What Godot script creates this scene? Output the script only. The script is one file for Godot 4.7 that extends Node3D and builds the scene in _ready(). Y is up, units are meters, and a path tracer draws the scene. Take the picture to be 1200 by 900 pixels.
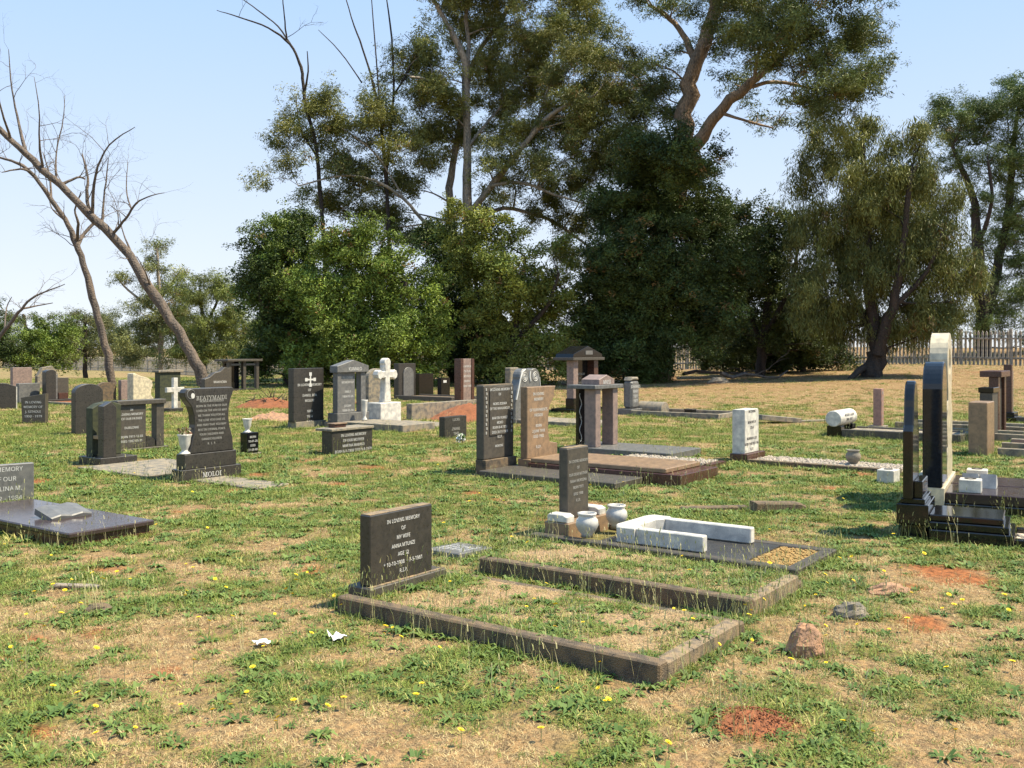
extends Node3D
# A sunny old cemetery: dark granite graves in dry grass, gum trees and a concrete palisade fence behind.
# Plan: x right, y up, -z away from the camera. Pixels below are those of the 1200 x 900 photograph;
# gp() turns a pixel on the ground into the ground point there, at_px() a pixel at a known distance.

const F := 1150.0
const HZ := 408.0
const EYE := 1.6
const YAW := 54.0

var rng := RandomNumberGenerator.new()
var n_hill := FastNoiseLite.new()
var n_patch := FastNoiseLite.new()
var n_fine := FastNoiseLite.new()
var n_red := FastNoiseLite.new()
var M := {}
var names := {}
var beds := []      # plan rectangles of graves: [origin, yaw, x0, x1, z0, z1, top (under 0: nothing grows)]
var red_spots := [] # bare red soil: [x, z, radius]
var font_sans: Font
var font_serif: Font


class Buf:
	var v := PackedVector3Array()
	var n := PackedVector3Array()
	var c := PackedColorArray()
	var idx := PackedInt32Array()
	var col := Color.WHITE

	func tri(a: Vector3, b: Vector3, d: Vector3) -> void:
		var m := (b - a).cross(d - a)
		if m.length_squared() < 1e-16:
			return
		m = m.normalized()
		var k := v.size()
		v.append(a); v.append(d); v.append(b)
		for j in 3:
			n.append(m); c.append(col)
			idx.append(k + j)

	func quad(a: Vector3, b: Vector3, d: Vector3, e: Vector3) -> void:
		tri(a, b, d)
		tri(a, d, e)

	# a polygon (anticlockwise in x, y) pushed from z0 to z1 with bevelled rims
	func extr(p: PackedVector2Array, z0: float, z1: float, b := 0.006, t := Transform3D()) -> void:
		var q := PackedVector2Array()
		var k := p.size()
		for i in k:
			var e1 := (p[i] - p[(i + k - 1) % k]).normalized()
			var e2 := (p[(i + 1) % k] - p[i]).normalized()
			var n1 := Vector2(e1.y, -e1.x)
			var n2 := Vector2(e2.y, -e2.x)
			q.append(p[i] - (n1 + n2) / maxf(0.35, 1.0 + n1.dot(n2)) * b)
		var loops := [[q, z0], [p, z0 + b], [p, z1 - b], [q, z1]]
		for l in 3:
			for i in k:
				var j := (i + 1) % k
				var lo: PackedVector2Array = loops[l][0]
				var hi: PackedVector2Array = loops[l + 1][0]
				var za: float = loops[l][1]
				var zb: float = loops[l + 1][1]
				quad(t * Vector3(lo[i].x, lo[i].y, za), t * Vector3(lo[j].x, lo[j].y, za), t * Vector3(hi[j].x, hi[j].y, zb), t * Vector3(hi[i].x, hi[i].y, zb))
		var ix := Geometry2D.triangulate_polygon(q)
		for i in range(0, ix.size(), 3):
			var a := q[ix[i]]
			var e := q[ix[i + 1]]
			var d := q[ix[i + 2]]
			if (e - a).cross(d - a) < 0:
				var s := e
				e = d
				d = s
			tri(t * Vector3(a.x, a.y, z1), t * Vector3(e.x, e.y, z1), t * Vector3(d.x, d.y, z1))
			tri(t * Vector3(a.x, a.y, z0), t * Vector3(d.x, d.y, z0), t * Vector3(e.x, e.y, z0))

	func box(x0: float, x1: float, y0: float, y1: float, z0: float, z1: float, b := 0.006, t := Transform3D()) -> void:
		b = minf(b, 0.24 * minf(x1 - x0, minf(y1 - y0, z1 - z0)))
		extr(PackedVector2Array([Vector2(x0 + b, y0), Vector2(x1 - b, y0), Vector2(x1, y0 + b), Vector2(x1, y1 - b), Vector2(x1 - b, y1), Vector2(x0 + b, y1), Vector2(x0, y1 - b), Vector2(x0, y0 + b)]), z0, z1, b, t)

	func tube(p: PackedVector3Array, r: PackedFloat32Array, sides := 8, rough := 0.0) -> void:
		var k0 := v.size()
		var side := Vector3.RIGHT
		for i in p.size():
			var dir := (p[mini(i + 1, p.size() - 1)] - p[maxi(i - 1, 0)]).normalized()
			if absf(side.dot(dir)) > 0.95:
				side = Vector3.FORWARD
			side = (side - dir * side.dot(dir)).normalized()
			var up := dir.cross(side)
			for s in sides:
				var a := TAU * s / sides
				var o := side * cos(a) + up * sin(a)
				var w := 1.0 + rough * (sin(a * 3.0 + i * 1.7) * 0.5 + sin(a * 2.0 - i * 0.9 + k0) * 0.5)
				v.append(p[i] + o * r[i] * w)
				n.append(o)
				c.append(col)
		for i in p.size() - 1:
			for s in sides:
				var a := k0 + i * sides + s
				var b := k0 + i * sides + (s + 1) % sides
				idx.append_array(PackedInt32Array([a, a + sides, b, b, a + sides, b + sides]))
		var tip := v.size()
		v.append(p[p.size() - 1]); n.append(side); c.append(col)
		for s in sides:
			idx.append_array(PackedInt32Array([k0 + (p.size() - 1) * sides + s, tip, k0 + (p.size() - 1) * sides + (s + 1) % sides]))

	func lathe(prof: Array, sides := 20, at := Vector3.ZERO) -> void:
		var k0 := v.size()
		var m := prof.size()
		for i in m:
			var a: Vector2 = prof[maxi(i - 1, 0)]
			var b: Vector2 = prof[mini(i + 1, m - 1)]
			var e := (b - a).normalized()
			var p: Vector2 = prof[i]
			for s in sides:
				var g := TAU * s / sides
				v.append(at + Vector3(cos(g) * p.x, p.y, sin(g) * p.x))
				n.append(Vector3(cos(g) * e.y, -e.x, sin(g) * e.y).normalized())
				c.append(col)
		for i in m - 1:
			for s in sides:
				var a := k0 + i * sides + s
				var b := k0 + i * sides + (s + 1) % sides
				idx.append_array(PackedInt32Array([a, b, a + sides, b, b + sides, a + sides]))

	func mesh() -> ArrayMesh:
		var arr := []
		arr.resize(Mesh.ARRAY_MAX)
		arr[Mesh.ARRAY_VERTEX] = v
		arr[Mesh.ARRAY_NORMAL] = n
		arr[Mesh.ARRAY_COLOR] = c
		arr[Mesh.ARRAY_INDEX] = idx
		var m := ArrayMesh.new()
		m.add_surface_from_arrays(Mesh.PRIMITIVE_TRIANGLES, arr)
		return m


# ---------- places ----------
func sst(a: float, b: float, x: float) -> float:
	return smoothstep(a, b, x)

func land(x: float, z: float) -> float:
	var d := -z
	var h := 0.72 * sst(18.0, 52.0, d) * sst(2.0, 24.0, x)
	h += 0.85 * sst(82.0, 96.0, d + x) * sst(14.0, 24.0, x)
	h -= 1.5 * sst(35.0, 115.0, d) * sst(4.0, -34.0, x)
	h += 0.35 * n_hill.get_noise_2d(x, z) * sst(30.0, 90.0, d)
	h += 0.016 * n_patch.get_noise_2d(x * 1.4 + 50.0, z * 1.4) * sst(60.0, 20.0, d)
	return h

func at_px(px: float, py: float, d: float) -> Vector3:
	return Vector3((px - 600.0) / F * d, EYE - (py - HZ) / F * d, -d)

func gp(px: float, py: float) -> Vector3:
	var d := 2.5
	while d < 260.0:
		var p := at_px(px, py, d)
		if p.y <= land(p.x, p.z):
			var lo := d - 0.25
			var hi := d
			for i in 12:
				var m := (lo + hi) / 2.0
				var q := at_px(px, py, m)
				if q.y <= land(q.x, q.z):
					hi = m
				else:
					lo = m
			var g := at_px(px, py, hi)
			return Vector3(g.x, land(g.x, g.z), g.z)
		d += 0.25
	return at_px(px, py, 260.0)

# width of a face whose lower left corner shows at (px, py) and whose right edge shows at x = rx
func wid(px: float, py: float, rx: float, turn := YAW, h0 := 0.0) -> float:
	var p := gp(px, py)
	var d := -p.z
	var g := (py - HZ) / F * d - EYE + p.y
	var u := (rx - 600.0) / F
	var a := deg_to_rad(turn)
	return (u * d - p.x) / (cos(a) - sin(a) * u) + 0.0 * (g + h0)

func hei(px: float, py: float, ty: float) -> float:
	return (py - ty) / F * -gp(px, py).z


# ---------- nodes ----------
func numbered(called: String) -> String:
	names[called] = names.get(called, 0) + 1
	return called if names[called] == 1 else "%s_%03d" % [called, names[called] - 1]

func tag(o: Node, label: String, category: String, group := "", kind := "") -> void:
	if label: o.set_meta("label", label)
	if category: o.set_meta("category", category)
	if group: o.set_meta("group", group)
	if kind: o.set_meta("kind", kind)

func thing(called: String, label: String, category: String, at: Vector3, turn := 0.0, group := "") -> Node3D:
	var o := Node3D.new()
	o.name = numbered(called)
	add_child(o)
	o.position = at
	o.rotation_degrees.y = turn
	tag(o, label, category, group)
	return o

func part(b, called: String, m: Material, parent: Node = self) -> MeshInstance3D:
	var o := MeshInstance3D.new()
	o.name = numbered(called) if parent == self else called
	o.mesh = b.mesh() if b is Buf else b
	o.material_override = m
	parent.add_child(o, true)
	return o

func bx(parent: Node, called: String, m: Material, x0: float, x1: float, y0: float, y1: float, z0: float, z1: float, b := 0.006, t := Transform3D()) -> MeshInstance3D:
	var u := Buf.new()
	u.box(x0, x1, y0, y1, z0, z1, b, t)
	return part(u, called, m, parent)

func shape(parent: Node, called: String, m: Material, pts: Array, z0: float, z1: float, b := 0.006, t := Transform3D()) -> MeshInstance3D:
	var u := Buf.new()
	var p := PackedVector2Array(pts)
	if Geometry2D.is_polygon_clockwise(p):
		p.reverse()
	u.extr(p, z0, z1, b, t)
	return part(u, called, m, parent)

func words(parent: Node, s: String, size: float, at: Vector3, m: Material, serif := true, tilt := 0.0, spacing := 0.0) -> void:
	var t := TextMesh.new()
	t.text = s
	t.font = font_serif if serif else font_sans
	t.font_size = 24
	t.pixel_size = size / 17.5
	t.curve_step = 3.0
	t.depth = 0.0024
	t.line_spacing = spacing
	var o := MeshInstance3D.new()
	o.name = "inscription"
	o.mesh = t
	o.material_override = m
	o.position = at
	o.rotation_degrees.x = tilt
	parent.add_child(o, true)

func bed(o: Node3D, x0: float, x1: float, z0: float, z1: float, top := -1.0) -> void:
	beds.append([o.position, o.rotation.y, x0, x1, z0, z1, top, maxf(maxf(absf(x0), absf(x1)), maxf(absf(z0), absf(z1))) * 1.5])

# arcs for outlines: centre, radii, angles in degrees
func arc(cx: float, cy: float, rx: float, ry: float, a0: float, a1: float, k := 10) -> Array:
	var r := []
	for i in k + 1:
		var a := deg_to_rad(lerpf(a0, a1, float(i) / k))
		r.append(Vector2(cx + cos(a) * rx, cy + sin(a) * ry))
	return r


# ---------- materials ----------
func noise(kind: int, freq: float, sd: int, octaves := 3) -> FastNoiseLite:
	var n := FastNoiseLite.new()
	n.noise_type = kind
	n.frequency = freq
	n.seed = sd
	n.fractal_octaves = octaves
	return n

# grain (fine) over blotches (coarse), as a grey picture
func grain_tex(size: int, fine: float, coarse: float, a_fine: float, a_coarse: float, sd: int, stretch := 1.0, tint := Color.WHITE) -> ImageTexture:
	var f := noise(FastNoiseLite.TYPE_SIMPLEX, fine, sd, 2).get_seamless_image(size, size)
	var gn := noise(FastNoiseLite.TYPE_SIMPLEX_SMOOTH, coarse, sd + 7, 5)
	gn.domain_warp_enabled = true
	gn.domain_warp_amplitude = 0.45 / coarse
	gn.domain_warp_frequency = coarse * 1.3
	var g := gn.get_seamless_image(size, size)
	f.convert(Image.FORMAT_L8)
	g.convert(Image.FORMAT_L8)
	var fd := f.get_data()
	var gd := g.get_data()
	var out := PackedByteArray()
	out.resize(size * size * 3)
	for y in size:
		for x in size:
			var i := y * size + x
			var fi := i if stretch == 1.0 else (int(y * stretch) % size) * size + x
			var a := (fd[fi] / 255.0 - 0.5) * a_fine
			var b := (gd[i if stretch == 1.0 else (int(y * stretch * 0.6) % size) * size + x] / 255.0 - 0.5) * a_coarse
			var l := clampf(0.84 + a + b, 0.08, 1.0)
			var w := clampf(0.5 + b * 2.0, 0.0, 1.0)
			out[i * 3] = int(255.0 * clampf(l * lerpf(1.0, tint.r, w), 0, 1))
			out[i * 3 + 1] = int(255.0 * clampf(l * lerpf(1.0, tint.g, w), 0, 1))
			out[i * 3 + 2] = int(255.0 * clampf(l * lerpf(1.0, tint.b, w), 0, 1))
	return ImageTexture.create_from_image(Image.create_from_data(size, size, false, Image.FORMAT_RGB8, out))

func mat(called: String, c: Color, rough: float, tex: Texture2D = null, scale := 2.0, bump: Texture2D = null, bump_scale := 1.0, spec := 0.5) -> StandardMaterial3D:
	var m := StandardMaterial3D.new()
	m.resource_name = called
	m.albedo_color = Color(c.r, c.g, c.b).linear_to_srgb()
	m.roughness = rough
	m.metallic_specular = spec
	if tex:
		m.albedo_texture = tex
		m.uv1_triplanar = true
		m.uv1_scale = Vector3.ONE * scale
		if bump:
			m.normal_enabled = true
			m.normal_texture = bump
			m.normal_scale = bump_scale
	M[called] = m
	return m

func leaf_mat(called: String, back: Color, rough := 0.5) -> void:
	var m := mat(called, Color(1, 1, 1), rough, null, 1.0, null, 1.0, 0.35)
	m.vertex_color_use_as_albedo = true
	m.backlight_enabled = true
	m.backlight = Color(back.r, back.g, back.b).linear_to_srgb()
	m.cull_mode = BaseMaterial3D.CULL_DISABLED

func bump_tex(freq: float, sd: int) -> NoiseTexture2D:
	var t := NoiseTexture2D.new()
	t.width = 512
	t.height = 512
	t.seamless = true
	t.noise = noise(FastNoiseLite.TYPE_SIMPLEX, freq, sd, 4)
	t.as_normal_map = true
	t.bump_strength = 6.0
	return t

func make_materials() -> void:
	var speckle := grain_tex(512, 0.4, 0.006, 0.55, 0.3, 3, 1.0, Color(1.0, 0.96, 0.9))
	var stain := grain_tex(512, 0.17, 0.014, 0.3, 0.6, 11, 1.0, Color(0.92, 0.85, 0.74))
	var veil := grain_tex(512, 0.1, 0.01, 0.08, 0.3, 19, 1.0, Color(0.97, 0.94, 0.88))
	var barky := grain_tex(512, 0.16, 0.03, 0.6, 0.7, 23, 0.25, Color(0.95, 0.88, 0.8))
	var earth := grain_tex(1024, 0.25, 0.03, 0.7, 0.5, 31, 1.0, Color(1.0, 0.93, 0.82))
	var rough_n := bump_tex(0.05, 41)
	var fine_n := bump_tex(0.15, 43)
	mat("granite", Color(0.058, 0.055, 0.052), 0.32, speckle, 3.5)
	mat("granite_worn", Color(0.1, 0.09, 0.076), 0.5, speckle, 3.5)
	mat("granite_grey", Color(0.19, 0.195, 0.2), 0.42, speckle, 2.6)
	mat("granite_black", Color(0.014, 0.015, 0.017), 0.1, speckle, 4.2)
	mat("granite_blue", Color(0.02, 0.024, 0.032), 0.08, speckle, 4.2)
	mat("granite_brown", Color(0.34, 0.235, 0.15), 0.4, speckle, 2.4)
	mat("granite_red", Color(0.11, 0.052, 0.04), 0.3, speckle, 2.9)
	mat("granite_purple", Color(0.075, 0.055, 0.055), 0.16, speckle, 1.9)
	mat("granite_pink", Color(0.33, 0.25, 0.23), 0.5, speckle, 2.4)
	for k in ["granite", "granite_worn", "granite_grey", "granite_brown", "granite_red", "granite_purple", "granite_black", "granite_blue"]:
		M[k].roughness_texture = stain
		M[k].roughness_texture_channel = BaseMaterial3D.TEXTURE_CHANNEL_RED
		M[k].roughness *= 1.25
	mat("granite_rose", Color(0.46, 0.27, 0.23), 0.5, speckle, 2.4)
	mat("mossy", Color(0.06, 0.075, 0.04), 0.7, stain, 1.5)
	mat("rough_tan", Color(0.34, 0.275, 0.2), 0.85, stain, 1.6, fine_n, 0.4)  # paler, rougher tan for the stone caps, the ledge strip and foot kerbs
	mat("concrete", Color(0.36, 0.34, 0.3), 0.85, stain, 0.9, fine_n, 0.5)
	mat("fence_concrete", Color(0.56, 0.55, 0.52), 0.9, stain, 0.6, fine_n, 0.4)
	mat("concrete_dark", Color(0.21, 0.165, 0.12), 0.85, stain, 1.2, fine_n, 0.6)
	mat("marble", Color(0.82, 0.81, 0.78), 0.45, veil, 1.3)
	mat("cream", Color(0.8, 0.72, 0.55), 0.3, veil, 1.5)
	mat("gravel", Color(0.62, 0.58, 0.54), 0.9, stain, 2.0)
	mat("yellow_chip", Color(0.48, 0.33, 0.13), 0.9, earth, 2.0)
	mat("dry_soil", Color(0.42, 0.3, 0.18), 0.95, earth, 0.9, rough_n, 1.0)
	mat("red_soil", Color(0.33, 0.125, 0.055), 0.95, earth, 1.3, rough_n, 1.0)
	mat("red_rock", Color(0.5, 0.31, 0.21), 0.9, stain, 1.5, rough_n, 0.9)
	mat("grey_rock", Color(0.3, 0.28, 0.25), 0.9, stain, 2.0, rough_n, 0.8)
	mat("paper", Color(0.78, 0.77, 0.74), 0.8)
	mat("letter", Color(0.56, 0.55, 0.52), 0.6)
	mat("letter_dim", Color(0.34, 0.33, 0.3), 0.7)
	mat("letter_dark", Color(0.1, 0.09, 0.085), 0.7)
	mat("vase_white", Color(0.78, 0.78, 0.77), 0.25, veil, 2.0)
	mat("iron", Color(0.04, 0.035, 0.03), 0.7)
	mat("bark_dead", Color(0.2, 0.17, 0.15), 0.9, barky, 0.35, rough_n, 1.0)
	mat("bark_dark", Color(0.075, 0.06, 0.05), 0.9, barky, 0.35, rough_n, 1.0)
	mat("bark_gum", Color(0.46, 0.41, 0.34), 0.8, barky, 0.22, rough_n, 0.6)
	mat("bark_tan", Color(0.36, 0.26, 0.17), 0.8, barky, 0.22, rough_n, 0.6)
	mat("wood_grey", Color(0.33, 0.3, 0.26), 0.9, barky, 1.0)
	leaf_mat("leaf", Color(0.11, 0.15, 0.025))
	leaf_mat("blade", Color(0.12, 0.13, 0.025), 0.65)
	leaf_mat("petal", Color(0.2, 0.15, 0.0), 0.7)
	var g := mat("ground", Color(1, 1, 1), 0.95, earth, 0.45, rough_n, 0.8, 0.25)
	g.vertex_color_use_as_albedo = true
	g.uv1_world_triplanar = true
	font_sans = SystemFont.new()
	font_sans.font_names = PackedStringArray(["Droid Sans"])
	font_serif = SystemFont.new()
	font_serif.font_names = PackedStringArray(["Droid Serif"])


# ---------- the scene ----------
func _ready() -> void:
	rng.seed = 20240611
	var cam := Camera3D.new()
	cam.name = "camera"
	add_child(cam)
	cam.position = Vector3(0, EYE, 0)
	cam.near = 0.1
	cam.far = 6000.0
	cam.projection = Camera3D.PROJECTION_FRUSTUM
	cam.size = 900.0 / F * cam.near
	cam.frustum_offset = Vector2(0, -(450.0 - HZ) / F * cam.near)
	cam.current = true

	var sky_m := ProceduralSkyMaterial.new()
	sky_m.sky_top_color = Color(0.43, 0.635, 0.85)
	sky_m.sky_horizon_color = Color(0.82, 0.84, 0.855)
	sky_m.sky_curve = 0.24
	sky_m.ground_bottom_color = Color(0.45, 0.38, 0.3)
	sky_m.ground_horizon_color = Color(0.75, 0.74, 0.72)
	sky_m.sky_energy_multiplier = 0.9
	sky_m.sun_angle_max = 20.0
	sky_m.sun_curve = 0.12
	var env := Environment.new()
	env.background_mode = Environment.BG_SKY
	env.sky = Sky.new()
	env.sky.sky_material = sky_m
	env.tonemap_mode = Environment.TONE_MAPPER_LINEAR
	env.tonemap_exposure = 1.95
	env.sdfgi_enabled = true
	env.ssao_enabled = true
	env.ssil_enabled = true
	var we := WorldEnvironment.new()
	we.name = "environment"
	we.environment = env
	add_child(we)

	var sun := DirectionalLight3D.new()
	sun.name = "sun"
	add_child(sun)
	var el := deg_to_rad(60.0)
	var az := Vector3(1.0, 0, 0.05).normalized()
	sun.look_at_from_position((az * cos(el) + Vector3.UP * sin(el)) * 40.0, Vector3.ZERO)
	sun.light_energy = 1.6
	sun.light_color = Color(1.0, 0.95, 0.84)
	sun.light_angular_distance = 0.5
	sun.shadow_enabled = true

	n_hill.seed = 5
	n_hill.frequency = 0.02
	n_patch.seed = 9
	n_patch.frequency = 0.8
	n_patch.fractal_octaves = 3
	n_fine.seed = 13
	n_fine.frequency = 3.2
	n_red.seed = 17
	n_red.frequency = 0.4
	make_materials()
	mark_red_spots()
	make_ground()
	make_fence()
	make_trees()
	make_graves()
	make_small_things()
	make_grass()
	make_dandelions()


func mark_red_spots() -> void:
	for s in [[365, 668, 18], [188, 790, 18], [145, 667, 15], [120, 666, 8], [40, 748, 18], [12, 772, 12], [40, 858, 16], [115, 740, 14], [1110, 672, 48], [1140, 680, 22], [1080, 730, 30], [1075, 688, 18],
			[35, 565, 24], [270, 576, 12], [395, 568, 14], [440, 548, 15], [556, 578, 14], [580, 586, 12], [812, 530, 14], [976, 572, 18], [300, 556, 14], [645, 865, 10], [640, 610, 12], [1010, 556, 12], [760, 560, 10], [935, 548, 12], [880, 850, 46], [690, 590, 12], [206, 600, 10]]:
		var p := gp(s[0], s[1])
		red_spots.append([p.x, p.z, s[2] / F * -p.z])

func redness(x: float, z: float) -> float:
	var r := 0.0
	for s in red_spots:
		var q: float = Vector2((x - s[0]), (z - s[1]) * 0.8).length() / s[2]
		if q < 1.4:
			r = maxf(r, 1.0 - sst(0.55, 1.2, q + 0.6 * n_fine.get_noise_2d(x * 1.5, z * 1.5) + 0.3 * n_fine.get_noise_2d(x * 5.0, z * 5.0)))
	var d := -z
	r = maxf(r, 0.7 * sst(0.42, 0.6, n_red.get_noise_2d(x, z)) * sst(8.0, 14.0, d))
	return r

# 0 = dry straw, 1 = green turf
func greenness(x: float, z: float) -> float:
	var d := -z
	var g := 0.5 + 0.6 * n_patch.get_noise_2d(x, z) + 0.3 * n_patch.get_noise_2d(x * 2.3 + 90.0, z * 2.3) + 0.55 * n_fine.get_noise_2d(x * 0.5, z * 0.5)
	g += 0.18 * sst(6.0, 9.0, d) * sst(26.0, 18.0, d)
	g -= 0.42 * sst(22.0, 34.0, d) * sst(-6.0, 4.0, x)
	g -= 0.16 * sst(0.8, 2.2, x) * sst(6.5, 5.0, d)
	g += 0.1 * sst(-1.0, -6.0, x)
	return clampf(g, 0.0, 1.0)

func ground_color(x: float, z: float) -> Color:
	var g := greenness(x, z)
	var straw := Color(0.45, 0.33, 0.19)
	var soil := Color(0.25, 0.165, 0.095)
	var turf := Color(0.18, 0.185, 0.065)
	var c := straw.lerp(soil, 0.5 + 0.5 * n_fine.get_noise_2d(x * 2.0 + 31.0, z * 2.0))
	c = c.lerp(turf, sst(0.35, 0.75, g) * 0.85)
	c = c.lerp(Color(0.36, 0.15, 0.07), redness(x, z))
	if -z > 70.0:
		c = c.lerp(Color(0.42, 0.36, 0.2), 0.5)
	return c

func axis(fine_from: float, fine_to: float, step: float, far_from: float, far_to: float) -> PackedFloat32Array:
	var lo := []
	var s := step
	var x := fine_from
	while x > far_from:
		s *= 1.09
		x -= s
		lo.push_front(x)
	x = fine_from
	while x < fine_to:
		lo.append(x)
		x += step
	s = step
	while x < far_to:
		lo.append(x)
		s *= 1.045
		x += s
	lo.append(far_to)
	return PackedFloat32Array(lo)

func make_ground() -> void:
	var xs := axis(-6.0, 6.0, 0.13, -3000.0, 3000.0)
	var ds := axis(2.6, 11.0, 0.1, -60.0, 5000.0)
	var b := Buf.new()
	for d in ds:
		for x in xs:
			var y := land(x, -d) + 0.008 * n_fine.get_noise_2d(x, -d) * sst(14.0, 9.0, d)
			var e := 0.25
			b.v.append(Vector3(x, y, -d))
			b.n.append(Vector3(land(x - e, -d) - land(x + e, -d), 2 * e, land(x, -d - e) - land(x, -d + e)).normalized())
			b.c.append(ground_color(x, -d))
	var w := xs.size()
	for i in ds.size() - 1:
		for j in w - 1:
			var a := i * w + j
			b.idx.append_array(PackedInt32Array([a, a + w, a + 1, a + 1, a + w, a + w + 1]))
	var o := part(b, "ground", M.ground)
	tag(o, "dry patchy cemetery ground of straw grass and red soil", "ground", "", "structure")


# ---------- fence ----------
func make_fence() -> void:
	var d0 := 43.0
	var start := Vector3(77.0 - d0, 0, -d0)
	var dir := Vector3(-0.7071, 0, -0.7071)
	var root := thing("palisade_fence", "grey concrete palisade fence running along the cemetery edge behind the trees", "fence", Vector3(start.x, land(start.x, start.z), start.z))
	var pale := Buf.new()
	pale.extr(PackedVector2Array([Vector2(-0.055, -0.1), Vector2(0.055, -0.1), Vector2(0.055, 1.72), Vector2(0.0, 1.82), Vector2(-0.055, 1.72)]), -0.03, 0.03, 0.008)
	var pale_m := pale.mesh()
	var far := Buf.new()
	var turn := atan2(dir.x, dir.z) - PI / 2.0
	var post := Buf.new()
	post.box(-0.075, 0.075, -0.3, 1.9, -0.14, -0.03, 0.012)
	var post_m := post.mesh()
	for i in 790:
		var p := start + dir * (0.21 * i)
		p.y = land(p.x, p.z) + rng.randf_range(-0.02, 0.02)
		var t := Transform3D(Basis(Vector3.UP, turn + rng.randf_range(-0.04, 0.04)).rotated(dir.cross(Vector3.UP), rng.randf_range(-0.012, 0.012)), p - root.position)
		if i < 300:
			var o := part(pale_m, "paling", M.fence_concrete, root)
			o.transform = t
		else:
			far.extr(PackedVector2Array([Vector2(-0.055, -0.1), Vector2(0.055, -0.1), Vector2(0.055, 1.72), Vector2(0.0, 1.82), Vector2(-0.055, 1.72)]), -0.03, 0.03, 0.008, t)
		if i % 12 == 6:
			var po := part(post_m, "post", M.fence_concrete, root)
			po.transform = t
	var fo := part(far, "paling_row", M.fence_concrete, root)
	fo.set_meta("kind", "stuff")
	for i in 65:
		var p := start + dir * (2.52 * i + 0.1)
		var q := start + dir * (2.52 * i + 2.56)
		p.y = land(p.x, p.z)
		q.y = land(q.x, q.z)
		for h in [0.38, 1.4]:
			var r := Buf.new()
			var mid := (p + q) / 2.0
			var bs := Basis.looking_at((q - p).normalized(), Vector3.UP)
			r.box(-0.03, 0.03, h - 0.05, h + 0.05, -1.25, 1.25, 0.008)
			var o := part(r, "rail", M.fence_concrete, root)
			o.transform = Transform3D(bs, mid - root.position + bs.x * -0.07)


# ---------- trees ----------
var spray_mesh := {}

func make_sprays() -> void:
	# kind: leaves, length, width, radius, droop
	for k in [["gum", 26, 0.2, 0.038, 0.3, 0.9], ["broad", 26, 0.16, 0.062, 0.3, 0.25], ["weep", 26, 0.24, 0.034, 0.3, 1.8]]:
		var list := []
		for variant in 2:
			var b := Buf.new()
			for i in int(k[1]):
				var o: Vector3 = Vector3(rng.randfn(), rng.randfn() * (0.8 if k[0] != "weep" else 1.3), rng.randfn()) * k[4] * 0.5
				var dir: Vector3 = Vector3(rng.randfn(), rng.randfn() * 0.6 - k[5], rng.randfn()).normalized()
				var side := dir.cross(Vector3(rng.randfn(), rng.randfn(), rng.randfn())).normalized()
				var up := dir.cross(side)
				var l: float = k[2] * rng.randf_range(0.7, 1.25)
				var w: float = k[3] * rng.randf_range(0.75, 1.2)
				b.col = Color(1.0, 1.0, 1.0).lerp(Color(1.35, 1.25, 0.8), rng.randf()) * rng.randf_range(0.6, 1.25)
				var a := o
				var t := o + dir * l - up * l * 0.1
				var m1 := o + dir * l * 0.42 + side * w * 0.5 + up * w * 0.2
				var m2 := o + dir * l * 0.42 - side * w * 0.5 + up * w * 0.2
				b.tri(a, m1, t)
				b.tri(a, t, m2)
			list.append(b.mesh())
		spray_mesh[k[0]] = list

func smooth_line(pts: PackedVector3Array, rads: PackedFloat32Array, per: int) -> Array:
	var cv := PackedVector3Array()
	var cr := PackedFloat32Array()
	for i in pts.size() - 1:
		var a := pts[maxi(i - 1, 0)]
		var d := pts[mini(i + 2, pts.size() - 1)]
		for j in per:
			var t := float(j) / per
			cv.append(pts[i].cubic_interpolate(pts[i + 1], a, d, t))
			cr.append(lerpf(rads[i], rads[i + 1], t))
	cv.append(pts[pts.size() - 1])
	cr.append(rads[rads.size() - 1])
	return [cv, cr]

# one limb given in pixels: [x, y, radius in pixels, depth offset in metres]
func limb(b: Buf, base: Vector3, d: float, pts: Array, nodes: Array, sides := 9) -> void:
	var v := PackedVector3Array()
	var r := PackedFloat32Array()
	for p in pts:
		var dd: float = d + (p[3] if p.size() > 3 else 0.0)
		v.append(at_px(p[0], p[1], dd) - base)
		r.append(p[2] / F * dd)
	var s := smooth_line(v, r, 4)
	var sv: PackedVector3Array = s[0]
	var sr: PackedFloat32Array = s[1]
	for i in range(1, sv.size()):
		sv[i] += Vector3(rng.randfn(), rng.randfn(), rng.randfn()) * sr[i] * 0.16
	b.tube(sv, sr, sides, 0.13)
	for i in sv.size():
		nodes.append([sv[i], sr[i]])

func twig(b: Buf, p: Vector3, dir: Vector3, len: float, rad: float, level: int) -> void:
	var v := PackedVector3Array([p])
	var r := PackedFloat32Array([rad])
	var q := p
	var k := 5
	for i in k:
		dir = (dir + Vector3(rng.randfn(), rng.randfn() * 0.8 + 0.12, rng.randfn()) * 0.22).normalized()
		q += dir * len / k
		v.append(q)
		r.append(rad * lerpf(1.0, 0.25, float(i + 1) / k))
		if level > 0 and i > 0 and rng.randf() < 0.75:
			var out := dir.cross(Vector3(rng.randfn(), rng.randfn(), rng.randfn())).normalized()
			twig(b, q, (dir * 0.8 + out * 0.75).normalized(), len * rng.randf_range(0.35, 0.6), rad * 0.5, level - 1)
	b.tube(v, r, 4 if level < 2 else 5)

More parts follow.
